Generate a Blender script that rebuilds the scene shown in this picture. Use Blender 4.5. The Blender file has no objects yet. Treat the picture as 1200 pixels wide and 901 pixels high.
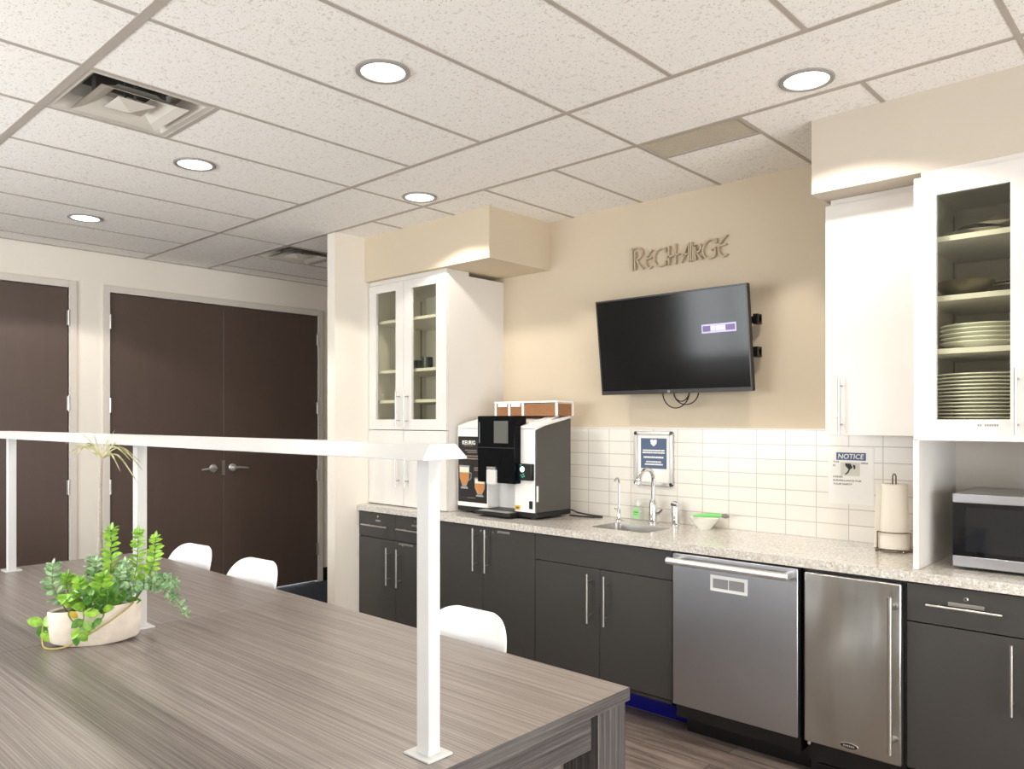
import bpy, bmesh, math, random
from mathutils import Vector, Matrix
random.seed(7)
sc = bpy.context.scene
COL = sc.collection
PI = math.pi

# ---------------------------------------------------------------- camera
cam_d = bpy.data.cameras.new('camera')
cam = bpy.data.objects.new('camera', cam_d); COL.objects.link(cam)
cam_d.sensor_width = 36.0
cam_d.lens = 36.0 * 909.5 / 1200.0
cam_d.shift_y = 42.9 / 1200.0
cam_d.clip_start = 0.05
cam.location = (0, 0, 1.481)
cam.rotation_euler = (PI / 2, 0, math.radians(90 - 47.26))
sc.camera = cam

# ---------------------------------------------------------------- light levels
EXPOSURE = -0.28
SKY = 15.5            # daylight outside the windows
LAMP_W = 10.5         # each ceiling downlight
LAMP_COL = (1.0, 0.93, 0.84)
LENS = 4.0            # glow of a downlight's lens
sc.view_settings.view_transform = 'Standard'
sc.view_settings.look = 'None'
sc.view_settings.exposure = EXPOSURE
sc.view_settings.gamma = 1.0
sc.view_settings.use_curve_mapping = False
sc.cycles.use_denoising = True
sc.cycles.max_bounces = 10
sc.cycles.diffuse_bounces = 6
sc.cycles.glossy_bounces = 5
sc.cycles.transparent_max_bounces = 12
sc.cycles.sample_clamp_indirect = 6.0
sc.cycles.caustics_reflective = False
sc.cycles.caustics_refractive = False

world = bpy.data.worlds.new('daylight'); sc.world = world
world.use_nodes = True
bg = world.node_tree.nodes['Background']
bg.inputs[0].default_value = (0.96, 0.98, 1.0, 1)
bg.inputs[1].default_value = SKY

# ---------------------------------------------------------------- materials
def lin(c):
    return tuple((x / 255 / 12.92) if x / 255 <= 0.04045 else ((x / 255 + 0.055) / 1.055) ** 2.4 for x in c) + (1,)

MATS = {}
def mat(name, rgb=(200, 200, 200), rough=0.5, metal=0.0, spec=0.5, coat=0.0, noise=None, bump=None, emis=None, sheen=0):
    if name in MATS: return MATS[name]
    m = bpy.data.materials.new(name); m.use_nodes = True
    nt = m.node_tree; b = nt.nodes['Principled BSDF']
    c = lin(rgb)
    b.inputs['Base Color'].default_value = c
    b.inputs['Roughness'].default_value = rough
    b.inputs['Metallic'].default_value = metal
    b.inputs['Specular IOR Level'].default_value = spec
    b.inputs['Coat Weight'].default_value = coat
    tc = nt.nodes.new('ShaderNodeTexCoord')
    sc_, am = noise or (9.0, 0.04)        # every surface has a slight procedural variation
    n = nt.nodes.new('ShaderNodeTexNoise'); n.inputs['Scale'].default_value = sc_; n.inputs['Detail'].default_value = 3
    nt.links.new(tc.outputs['Object'], n.inputs['Vector'])
    mix = nt.nodes.new('ShaderNodeMix'); mix.data_type = 'RGBA'
    mix.inputs[6].default_value = tuple(x * (1 - am) for x in c[:3]) + (1,)
    mix.inputs[7].default_value = tuple(min(1, x * (1 + am)) for x in c[:3]) + (1,)
    nt.links.new(n.outputs['Fac'], mix.inputs[0]); nt.links.new(mix.outputs[2], b.inputs['Base Color'])
    if bump:
        n2 = nt.nodes.new('ShaderNodeTexNoise'); n2.inputs['Scale'].default_value = bump[0]
        nt.links.new(tc.outputs['Object'], n2.inputs['Vector'])
        bp = nt.nodes.new('ShaderNodeBump'); bp.inputs['Strength'].default_value = bump[1]; bp.inputs['Distance'].default_value = 0.002
        nt.links.new(n2.outputs['Fac'], bp.inputs['Height']); nt.links.new(bp.outputs['Normal'], b.inputs['Normal'])
    if emis:
        b.inputs['Emission Color'].default_value = lin(emis[0]); b.inputs['Emission Strength'].default_value = emis[1]
    MATS[name] = m
    return m

def ramp(nt, stops):
    r = nt.nodes.new('ShaderNodeValToRGB')
    while len(r.color_ramp.elements) < len(stops): r.color_ramp.elements.new(0.5)
    for e, (p, c) in zip(r.color_ramp.elements, stops):
        e.position = p; e.color = lin(c)
    return r

def wood_mat(name, stretch, stops, rough, bump=0.12, coat=0.0):
    m = mat(name, (120, 110, 100), rough, coat=coat); nt = m.node_tree; b = nt.nodes['Principled BSDF']
    tc = nt.nodes.new('ShaderNodeTexCoord'); mp = nt.nodes.new('ShaderNodeMapping')
    mp.inputs['Scale'].default_value = stretch
    n = nt.nodes.new('ShaderNodeTexNoise'); n.inputs['Scale'].default_value = 1.0; n.inputs['Detail'].default_value = 8; n.inputs['Roughness'].default_value = 0.72
    nt.links.new(tc.outputs['Object'], mp.inputs['Vector']); nt.links.new(mp.outputs['Vector'], n.inputs['Vector'])
    r = ramp(nt, stops); nt.links.new(n.outputs['Fac'], r.inputs['Fac']); nt.links.new(r.outputs['Color'], b.inputs['Base Color'])
    bp = nt.nodes.new('ShaderNodeBump'); bp.inputs['Strength'].default_value = bump; bp.inputs['Distance'].default_value = 0.001
    nt.links.new(n.outputs['Fac'], bp.inputs['Height']); nt.links.new(bp.outputs['Normal'], b.inputs['Normal'])
    return m

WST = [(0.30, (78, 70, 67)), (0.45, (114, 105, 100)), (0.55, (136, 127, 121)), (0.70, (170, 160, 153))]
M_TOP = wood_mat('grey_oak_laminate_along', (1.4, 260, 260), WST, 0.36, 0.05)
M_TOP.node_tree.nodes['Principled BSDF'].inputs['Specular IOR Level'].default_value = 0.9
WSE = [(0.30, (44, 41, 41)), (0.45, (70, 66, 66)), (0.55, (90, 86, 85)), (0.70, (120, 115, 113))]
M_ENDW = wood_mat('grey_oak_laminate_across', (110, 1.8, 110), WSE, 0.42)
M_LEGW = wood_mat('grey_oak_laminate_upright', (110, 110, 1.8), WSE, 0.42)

def speck_mat(name, base, specks, rough, sc1, thr, spec=0.5):
    """a base colour with small specks of one or more colours"""
    m = mat(name, base, rough, spec=spec); nt = m.node_tree; b = nt.nodes['Principled BSDF']
    tc = nt.nodes.new('ShaderNodeTexCoord')
    prev = None
    for i, (c, s, t0, t1) in enumerate(specks):
        n = nt.nodes.new('ShaderNodeTexNoise'); n.inputs['Scale'].default_value = s; n.inputs['Detail'].default_value = 2.5
        mp = nt.nodes.new('ShaderNodeMapping'); mp.inputs['Location'].default_value = (i * 3.7, i * 1.3, 0)
        nt.links.new(tc.outputs['Object'], mp.inputs['Vector']); nt.links.new(mp.outputs['Vector'], n.inputs['Vector'])
        mr = nt.nodes.new('ShaderNodeMapRange'); mr.inputs[1].default_value = t0; mr.inputs[2].default_value = t1
        nt.links.new(n.outputs['Fac'], mr.inputs[0])
        mx = nt.nodes.new('ShaderNodeMix'); mx.data_type = 'RGBA'
        mx.inputs[7].default_value = lin(c)
        if prev is None: mx.inputs[6].default_value = lin(base)
        else: nt.links.new(prev, mx.inputs[6])
        nt.links.new(mr.outputs[0], mx.inputs[0]); prev = mx.outputs[2]
    nt.links.new(prev, b.inputs['Base Color'])
    return m

M_CEIL = speck_mat('mineral_fibre_tile', (247, 244, 240), [((158, 150, 142), 150, 0.63, 0.69), ((222, 216, 209), 60, 0.60, 0.7)], 0.95, 0, 0, 0.1)
M_GRANITE = speck_mat('speckled_granite', (203, 198, 190), [((176, 170, 160), 70, 0.50, 0.66), ((226, 222, 215), 120, 0.53, 0.64), ((112, 108, 104), 170, 0.62, 0.70), ((190, 180, 165), 30, 0.58, 0.70)], 0.16, 0, 0)
M_TEE = mat('painted_grid', (178, 169, 160), 0.6)
M_WALL = mat('beige_wall_paint', (208, 194, 172), 0.85, noise=(3, 0.02), bump=(300, 0.08), spec=0.2)
M_WALLC = mat('cream_wall_paint', (233, 226, 215), 0.85, noise=(3, 0.02), bump=(300, 0.08), spec=0.2)
M_FRAME = mat('painted_door_frame', (214, 206, 196), 0.45)
M_DOOR = wood_mat('espresso_door_laminate', (12, 12, 1.5), [(0.3, (80, 65, 58)), (0.7, (85, 69, 62))], 0.42, 0.0)
M_WHITE = mat('white_cabinet_laminate', (222, 218, 213), 0.4, noise=(4, 0.012))
M_INSIDE = mat('cabinet_interior', (226, 224, 208), 0.6)
M_CHAR = mat('charcoal_cabinet_laminate', (60, 58, 56), 0.42, noise=(5, 0.04))
M_BLACK = mat('black_plastic', (16, 16, 18), 0.4)
M_DARK = mat('dark_plinth', (24, 24, 27), 0.6)
M_BLUE = mat('blue_film', (10, 12, 132), 0.35)
M_STEEL = mat('brushed_nickel', (196, 193, 188), 0.32, metal=1.0)
M_CHROME = mat('chrome', (225, 225, 226), 0.08, metal=1.0)
M_POWDER = mat('white_powder_coat', (226, 226, 225), 0.42)
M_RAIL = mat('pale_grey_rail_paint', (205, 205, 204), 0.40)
M_PLASTIC = mat('white_shell_plastic', (243, 243, 243), 0.35)
M_BULB = mat('downlight_lens', (255, 252, 245), 0.4, emis=((255, 247, 234), LENS))
M_RING = mat('downlight_ring', (150, 146, 142), 0.4)
M_SCREEN = mat('tv_glass', (13, 14, 15), 0.12, spec=0.3)
M_CARPET = mat('navy_carpet', (34, 40, 54), 0.95, noise=(60, 0.3), bump=(400, 0.4))
M_BOARD = mat('appliance_white', (238, 236, 232), 0.35)
M_TAUPE = mat('metal_letter', (190, 172, 146), 0.45, metal=0.0)
M_PAPER = mat('white_paper', (240, 238, 232), 0.8)
M_INK = mat('dark_ink', (44, 42, 48), 0.7)

# stainless steel with brushing
def steel(name, rgb, axis):
    m = mat(name, rgb, 0.33, metal=1.0); nt = m.node_tree; b = nt.nodes['Principled BSDF']
    tc = nt.nodes.new('ShaderNodeTexCoord'); mp = nt.nodes.new('ShaderNodeMapping')
    mp.inputs['Scale'].default_value = axis
    n = nt.nodes.new('ShaderNodeTexNoise'); n.inputs['Scale'].default_value = 1; n.inputs['Detail'].default_value = 5
    nt.links.new(tc.outputs['Object'], mp.inputs['Vector']); nt.links.new(mp.outputs['Vector'], n.inputs['Vector'])
    mr = nt.nodes.new('ShaderNodeMapRange'); mr.inputs[3].default_value = 0.26; mr.inputs[4].default_value = 0.40
    nt.links.new(n.outputs['Fac'], mr.inputs[0]); nt.links.new(mr.outputs[0], b.inputs['Roughness'])
    return m
M_SS = steel('stainless_steel', (180, 181, 186), (400, 400, 3))
M_SS2 = steel('stainless_steel_warm', (182, 180, 175), (400, 400, 3))
def wavy(m, s, k):
    nt = m.node_tree; b = nt.nodes['Principled BSDF']
    tc = nt.nodes.new('ShaderNodeTexCoord'); mp = nt.nodes.new('ShaderNodeMapping'); mp.inputs['Scale'].default_value = (s, s, s * 0.35)
    n = nt.nodes.new('ShaderNodeTexNoise'); n.inputs['Scale'].default_value = 1; n.inputs['Detail'].default_value = 0.5
    nt.links.new(tc.outputs['Object'], mp.inputs['Vector']); nt.links.new(mp.outputs['Vector'], n.inputs['Vector'])
    bp = nt.nodes.new('ShaderNodeBump'); bp.inputs['Strength'].default_value = k; bp.inputs['Distance'].default_value = 0.05
    nt.links.new(n.outputs['Fac'], bp.inputs['Height']); nt.links.new(bp.outputs['Normal'], b.inputs['Normal'])
wavy(M_SS2, 6, 0.9)

# thin glass: clear with a mirror-like sheen
def glass(name, tint, gl=0.06):
    m = bpy.data.materials.new(name); m.use_nodes = True; nt = m.node_tree; nt.nodes.clear()
    o = nt.nodes.new('ShaderNodeOutputMaterial'); t = nt.nodes.new('ShaderNodeBsdfTransparent'); g = nt.nodes.new('ShaderNodeBsdfGlossy')
    t.inputs[0].default_value = tint + (1,); g.inputs['Roughness'].default_value = 0.03
    f = nt.nodes.new('ShaderNodeLayerWeight'); f.inputs[0].default_value = 0.5
    pw = nt.nodes.new('ShaderNodeMath'); pw.operation = 'POWER'; pw.inputs[1].default_value = 4.0
    ma = nt.nodes.new('ShaderNodeMath'); ma.operation = 'MULTIPLY_ADD'; ma.inputs[1].default_value = 0.6; ma.inputs[2].default_value = 0.035
    nt.links.new(f.outputs['Facing'], pw.inputs[0]); nt.links.new(pw.outputs[0], ma.inputs[0])
    mx = nt.nodes.new('ShaderNodeMixShader')
    nt.links.new(ma.outputs[0], mx.inputs[0]); nt.links.new(t.outputs[0], mx.inputs[1]); nt.links.new(g.outputs[0], mx.inputs[2])
    nt.links.new(mx.outputs[0], o.inputs[0])
    return m
M_GLASS = glass('green_tinted_glass', (0.97, 0.975, 0.905))
M_CLEAR = glass('window_glass', (0.97, 0.98, 0.98))
M_BOTTLE = glass('clear_plastic', (0.93, 0.95, 0.93))

# backsplash tiles and floor planks
def brick_mat(name, c1, c2, grout, w, h, mortar, off, rough, origin, rot, bump, along=None):
    m = mat(name, c1, rough); nt = m.node_tree; b = nt.nodes['Principled BSDF']
    tc = nt.nodes.new('ShaderNodeTexCoord'); mp = nt.nodes.new('ShaderNodeMapping')
    mp.inputs['Location'].default_value = origin; mp.inputs['Rotation'].default_value = rot
    br = nt.nodes.new('ShaderNodeTexBrick'); br.offset = off; br.inputs['Scale'].default_value = 1
    br.inputs['Brick Width'].default_value = w; br.inputs['Row Height'].default_value = h
    br.inputs['Mortar Size'].default_value = mortar; br.inputs['Mortar Smooth'].default_value = 0.2
    br.inputs['Color1'].default_value = lin(c1); br.inputs['Color2'].default_value = lin(c2); br.inputs['Mortar'].default_value = lin(grout)
    nt.links.new(tc.outputs['Object'], mp.inputs['Vector']); nt.links.new(mp.outputs['Vector'], br.inputs['Vector'])
    out = br.outputs['Color']
    if along:
        mp2 = nt.nodes.new('ShaderNodeMapping'); mp2.inputs['Scale'].default_value = along
        n = nt.nodes.new('ShaderNodeTexNoise'); n.inputs['Scale'].default_value = 1; n.inputs['Detail'].default_value = 7; n.inputs['Roughness'].default_value = 0.65
        nt.links.new(tc.outputs['Object'], mp2.inputs['Vector']); nt.links.new(mp2.outputs['Vector'], n.inputs['Vector'])
        r = ramp(nt, [(0.3, (110, 104, 100)), (0.7, (255, 250, 246))]); nt.links.new(n.outputs['Fac'], r.inputs['Fac'])
        mx = nt.nodes.new('ShaderNodeMix'); mx.data_type = 'RGBA'; mx.blend_type = 'MULTIPLY'; mx.inputs[0].default_value = 0.85
        nt.links.new(out, mx.inputs[6]); nt.links.new(r.outputs['Color'], mx.inputs[7]); out = mx.outputs[2]
    nt.links.new(out, b.inputs['Base Color'])
    bp = nt.nodes.new('ShaderNodeBump'); bp.invert = True; bp.inputs['Strength'].default_value = bump; bp.inputs['Distance'].default_value = 0.002
    nt.links.new(br.outputs['Fac'], bp.inputs['Height']); nt.links.new(bp.outputs['Normal'], b.inputs['Normal'])
    return m
M_TILE = brick_mat('white_wall_tile', (226, 221, 213), (230, 226, 218), (190, 184, 175), 0.1536, 0.0747, 0.0022, 0.0, 0.18, (1.936, -0.914, 0), (-PI / 2, 0, 0), 0.6)
M_FLOOR = brick_mat('grey_wood_plank', (176, 162, 152), (134, 122, 115), (80, 72, 68), 1.2, 0.16, 0.002, 0.37, 0.4, (0, 0, 0), (0, 0, 0), 0.3, (2.5, 26, 20))

# ---------------------------------------------------------------- building helpers
WL = {}            # world location of things, so that parts can be written in world coordinates

def tag(o, label=None, cat=None, group=None, kind=None):
    if label: o['label'] = label
    if cat: o['category'] = cat
    if group: o['group'] = group
    if kind: o['kind'] = kind
    return o

def thing(name, loc, label, cat, group=None, kind=None):
    o = bpy.data.objects.new(name, None); COL.objects.link(o)
    o.empty_display_size = 0.05
    o.location = loc; WL[o.name] = Vector(loc)
    return tag(o, label, cat, group, kind)

class MB:
    def __init__(s): s.bm = bmesh.new()
    def _mi(s, faces, mi):
        for f in faces: f.material_index = mi
    def box(s, x0, x1, y0, y1, z0, z1, mi=0, M=None):
        vs = [s.bm.verts.new((x, y, z)) for z in (z0, z1) for y in (y0, y1) for x in (x0, x1)]
        if M is not None:
            for v in vs: v.co = M @ v.co
        q = [(0, 2, 3, 1), (4, 5, 7, 6), (0, 1, 5, 4), (2, 6, 7, 3), (0, 4, 6, 2), (1, 3, 7, 5)]
        s._mi([s.bm.faces.new([vs[i] for i in f]) for f in q], mi); return s
    def prism(s, pts, a, b, axis='z', mi=0, M=None):
        """polygon pts (2D) swept from a to b along an axis"""
        def P(p, t):
            v = Vector({'z': (p[0], p[1], t), 'y': (p[0], t, p[1]), 'x': (t, p[0], p[1])}[axis])
            return M @ v if M is not None else v
        A = [s.bm.verts.new(P(p, a)) for p in pts]; B = [s.bm.verts.new(P(p, b)) for p in pts]; n = len(pts)
        fs = [s.bm.faces.new(A), s.bm.faces.new(B[::-1])]
        for i in range(n): fs.append(s.bm.faces.new([A[i], B[i], B[(i + 1) % n], A[(i + 1) % n]]))
        s._mi(fs, mi); return s
    def loft(s, rings, cap=True, closed=True, mi=0):
        R = [[s.bm.verts.new(p) for p in r] for r in rings]; n = len(R[0]); fs = []
        for a, b in zip(R[:-1], R[1:]):
            for i in range(n if closed else n - 1):
                fs.append(s.bm.faces.new([a[i], a[(i + 1) % n], b[(i + 1) % n], b[i]]))
        if cap and closed:
            fs.append(s.bm.faces.new(R[0][::-1])); fs.append(s.bm.faces.new(R[-1]))
        s._mi(fs, mi); return s
    def tube(s, path, r, seg=8, mi=0, cap=True):
        path = [Vector(p) for p in path]; rr = r if isinstance(r, (list, tuple)) else [r] * len(path)
        rings = []; up = None
        for i, p in enumerate(path):
            t = (path[min(i + 1, len(path) - 1)] - path[max(i - 1, 0)]).normalized()
            if up is None:
                up = Vector((0, 0, 1)) if abs(t.z) < 0.9 else Vector((1, 0, 0))
            a = t.cross(up)
            if a.length < 1e-4: a = t.cross(Vector((0, 1, 0)))
            a.normalize(); b2 = a.cross(t).normalized(); up = b2
            rings.append([p + (a * math.cos(2 * PI * k / seg) + b2 * math.sin(2 * PI * k / seg)) * rr[i] for k in range(seg)])
        return s.loft(rings, cap, True, mi)
    def rod(s, p0, p1, r, seg=12, mi=0): return s.tube([p0, p1], r, seg, mi)
    def lathe(s, prof, c=(0, 0, 0), seg=24, mi=0, cap=True, sx=1, sy=1, M=None):
        rings = []
        for (r, z) in prof:
            ring = [Vector((r * sx * math.cos(2 * PI * k / seg), r * sy * math.sin(2 * PI * k / seg), z)) for k in range(seg)]
            if M is not None: ring = [M @ v for v in ring]
            rings.append([v + Vector(c) for v in ring])
        return s.loft(rings, cap, True, mi)
    def leaf(s, base, d, n, L, w, mi=0, droop=0.15, th=0.0012):
        """a thin pointed-oval leaf from base along d, facing n"""
        d = Vector(d).normalized(); n = Vector(n); n = (n - d * n.dot(d))
        if n.length < 1e-4: n = Vector((0, 0, 1)).cross(d) + Vector((.1, .2, .3))
        n.normalize(); a = d.cross(n).normalized(); base = Vector(base)
        st = [(0, .12), (.25, .8), (.5, 1), (.78, .7), (1, .06)]
        rings = []
        for t, q in st:
            c = base + d * (L * t) - n * (droop * L * t * t)
            e = a * (w / 2 * q)
            rings.append([c + e + n * (th + 0.10 * w * q), c + n * th, c - e + n * (th + 0.10 * w * q), c - e - n * th + n * 0.10 * w * q, c - n * th, c + e - n * th + n * 0.10 * w * q])
        return s.loft(rings, True, True, mi)
    def build(s, name, m, parent=None, bevel=0.0, smooth=35, at=None, seg=2):
        bmesh.ops.recalc_face_normals(s.bm, faces=s.bm.faces)
        off = Vector((0, 0, 0))
        if parent is not None: off = WL[parent.name]
        if at is not None: off = Vector(at)
        for v in s.bm.verts: v.co -= off
        me = bpy.data.meshes.new(name); s.bm.to_mesh(me); s.bm.free()
        for mm in (m if isinstance(m, (list, tuple)) else [m]): me.materials.append(mm)
        if smooth:
            for p in me.polygons: p.use_smooth = True
            me.set_sharp_from_angle(angle=math.radians(smooth))
        o = bpy.data.objects.new(name, me); COL.objects.link(o)
        if parent is not None:
            o.parent = parent; o.location = off - WL[parent.name]
        else:
            o.location = off
        WL[o.name] = off
        if bevel:
            bv = o.modifiers.new('edge', 'BEVEL'); bv.width = bevel; bv.segments = seg; bv.limit_method = 'ANGLE'; bv.angle_limit = math.radians(40)
        return o

def bx(name, m, parent, x0, x1, y0, y1, z0, z1, bevel=0.0015, at=None):
    return MB().box(x0, x1, y0, y1, z0, z1).build(name, m, parent, bevel, at=at)

def text_obj(name, s, m, parent, origin, height, width=None, M=Matrix.Identity(3), depth=0.0008, shear=0.0, bold=0.0):
    """lettering lying on a surface; M turns the text plane (x right, y up) into the world"""
    cu = bpy.data.curves.new(name, 'FONT'); cu.body = s; cu.size = 1.0; cu.shear = shear; cu.offset = bold; cu.resolution_u = 3
    t = bpy.data.objects.new(name + '_tmp', cu); COL.objects.link(t)
    bpy.context.view_layer.update()
    me = bpy.data.meshes.new_from_object(t.evaluated_get(bpy.context.evaluated_depsgraph_get()))
    bpy.data.objects.remove(t); bpy.data.curves.remove(cu)
    xs = [v.co.x for v in me.vertices]; ys = [v.co.y for v in me.vertices]
    k = height / (max(ys) - min(ys)); kx = width / (max(xs) - min(xs)) if width else k
    bm = bmesh.new(); bm.from_mesh(me); bpy.data.meshes.remove(me)
    x0, y0 = min(xs), min(ys)
    for v in bm.verts: v.co = Vector(((v.co.x - x0) * kx, (v.co.y - y0) * k, 0))
    r = bmesh.ops.extrude_face_region(bm, geom=bm.faces[:])
    for g in r['geom']:
        if isinstance(g, bmesh.types.BMVert): g.co.z += depth
    for v in bm.verts: v.co = M @ v.co + Vector(origin)
    b = MB(); b.bm.free(); b.bm = bm
    return b.build(name, m, parent, smooth=0)

WALLM = Matrix(((1, 0, 0), (0, 0, -1), (0, 1, 0)))      # text on a surface that faces -Y

def copy_tree(o, parent=None):
    c = o.copy(); COL.objects.link(c); c.parent = parent
    if o.name in WL: WL[c.name] = WL[o.name]
    for ch in list(o.children): copy_tree(ch, c)
    return c

def bar_handle(parent, p0, p1, face_y, r=0.0055, label=None, name='handle'):
    """a bar pull with two posts running back to the door face"""
    p0, p1 = Vector(p0), Vector(p1); b = MB(); b.rod(p0, p1, r, 12)
    for t in (0.16, 0.84):
        q = p0.lerp(p1, t); b.rod(q, (q.x, face_y, q.z), r * 0.75, 10)
    o = b.build(name, M_STEEL, parent)
    if label: o['label'] = label
    return o

def lock(parent, x, y, z, r=0.008):
    return MB().lathe([(r, 0), (r, 0.004), (r * 0.7, 0.006), (r * 0.25, 0.006)], (x, y, z), 16, M=Matrix.Rotation(PI / 2, 3, 'X')).build('lock', M_CHROME, parent)

# ================================================================ ROOM
CE = 2.738
XD, XR, YB, YF, YH = -6.19, 2.8, 3.787, -1.3, 5.2
W1 = (-1.15, 2.55, 0.12, 1.85)              # right-hand window (y0, y1, z0, z1)
W2 = (-5.0, -2.4, 0.95, 2.35)                  # added fill window in the wall behind the photographer (x0, x1, z0, z1)

def struct(o): o['kind'] = 'structure'; return o
def wall_with_holes(name, m, axis, pos, thick, a0, a1, z0, z1, holes):
    """a wall slab: axis 'x' -> lies at x=pos, runs along y; holes = [(a0, a1, z0, z1)]"""
    b = MB(); A = sorted({a0, a1} | {h[0] for h in holes} | {h[1] for h in holes}); Z = sorted({z0, z1} | {h[2] for h in holes} | {h[3] for h in holes})
    for i in range(len(A) - 1):
        for j in range(len(Z) - 1):
            ca, cz = (A[i] + A[i + 1]) / 2, (Z[j] + Z[j + 1]) / 2
            if any(h[0] < ca < h[1] and h[2] < cz < h[3] for h in holes): continue
            if axis == 'x': b.box(min(pos, pos + thick), max(pos, pos + thick), A[i], A[i + 1], Z[j], Z[j + 1])
            else: b.box(A[i], A[i + 1], min(pos, pos + thick), max(pos, pos + thick), Z[j], Z[j + 1])
    bmesh.ops.remove_doubles(b.bm, verts=b.bm.verts, dist=1e-5)
    return struct(b.build(name, m, None, smooth=0))

D1 = (1.05, 1.955); D2 = (2.235, 4.05); DH = 2.45
struct(MB().box(-4.9, XR, YF, YH, -0.05, 0).build('floor', M_FLOOR, None, smooth=0))
struct(MB().box(XD - 0.1, -4.9, YF, YH, -0.05, 0).build('floor_carpet', M_CARPET, None, smooth=0))
wall_with_holes('wall_left', M_WALLC, 'x', XD, -0.12, YF, YH, 0, CE + 0.25, [(D1[0], D1[1], 0, DH), (D2[0], D2[1], 0, DH)])
struct(MB().box(-4.46, XR, YB, YB + 0.12, 0, CE + 0.25).build('wall_back', M_WALL, None, smooth=0))
struct(MB().box(-4.46, -4.375, 2.995, YB, 0, CE + 0.25).build('wall_wing', M_WALLC, None, smooth=0))
struct(MB().box(-4.46, -4.34, YB + 0.12, YH, 0, CE + 0.25).build('wall_hall', M_WALLC, None, smooth=0))
struct(MB().box(XD, -4.34, YH, YH + 0.1, 0, CE + 0.25).build('wall_far', M_WALLC, None, smooth=0))
wall_with_holes('wall_right', M_WALLC, 'x', XR, 0.12, YF, YB, 0, CE + 0.25, [W1])
wall_with_holes('wall_front', M_WALLC, 'y', YF, -0.12, XD, XR, 0, CE + 0.25, [W2])
struct(MB().box(-4.375, -3.175, 3.24, YB, 2.437, CE + 0.05).build('wall_soffit_left', M_WALL, None, smooth=0))
struct(MB().box(-1.285, XR, 3.24, YB, 2.431, CE + 0.05).build('wall_soffit_right', mat('shaded_soffit_paint', (199, 189, 176), 0.85, noise=(3, 0.02), bump=(300, 0.08), spec=0.2), None, smooth=0))  # same wall paint, its shade put into a greyer colour
struct(MB().box(-3.578, -0.888, YB - 0.010, YB, 0.914, 1.437).build('trim_1', M_TILE, None, smooth=0, at=(0, 0, 0)))
struct(bx('trim_2', M_POWDER, None, -3.578, -0.888, YB - 0.012, YB, 1.437, 1.443, 0))
struct(bx('baseboard_left', M_BLACK, None, XD, XD + 0.012, D2[1] + 0.055, YH, 0, 0.12, 0.001))
struct(bx('baseboard_left', M_BLACK, None, XD, XD + 0.012, D1[1] + 0.055, D2[0] - 0.055, 0, 0.12, 0.001))

# ceiling tiles in a visible grid; a few cells are left open for air vents
P = 0.4946; X0 = -1.99
rows = [(-1.98, -0.495, 1), (-0.495, 0.995, 1), (0.995, 2.48, 1), (2.48, 2.99, 3), (2.99, 4.475, 1), (4.475, 5.25, 1), (-2.85, -1.98, 1)]
VENT1 = (X0 - 3 * P, X0 - 2 * P, 0.995, 1.49)
VENT2 = (X0, X0 + P, 2.99, 3.225)
VENT3 = (X0 - 7 * P, X0 - 6 * P, 2.99, 3.485)
tb, gb = MB(), MB()
tee = 0.012
for (y0, y1, st) in rows:
    for k in range(-9, 10, st):
        xa, xb = X0 + k * P, X0 + (k + st) * P
        if xb < XD or xa > XR: continue
        ya, yb_ = y0, y1
        for V in (VENT1, VENT2, VENT3):
            if abs(xa - V[0]) < 0.01 and y0 - 0.01 <= V[2] < y1: ya = V[3]
        tb.box(max(xa, XD) + 0.001, min(xb, XR) - 0.001, ya + 0.001, yb_ - 0.001, CE + 0.0025, CE + 0.024)
        if XD < xa < XR and k % 1 == 0:
            gb.box(xa - tee * 0.75, xa + tee * 0.75, y0 + tee, y1 - tee, CE, CE + 0.008)
    gb.box(XD, XR, y0 - tee, y0 + tee, CE - 0.0005, CE + 0.008)
gb.box(XD, XR, 0.995 - 0.0165, 0.995 + 0.0165, CE - 0.001, CE + 0.008)
for V in (VENT1, VENT2, VENT3):
    gb.box(V[0] + 0.01, V[1] - 0.01, V[3] - 0.010, V[3] + 0.010, CE, CE + 0.0085)
struct(tb.build('ceiling', M_CEIL, None, smooth=0))
struct(gb.build('ceiling_grid', M_TEE, None, smooth=0))
struct(bx('trim_3', M_TEE, None, XD, XD + 0.022, YF, YH, CE - 0.002, CE + 0.008, 0))

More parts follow.
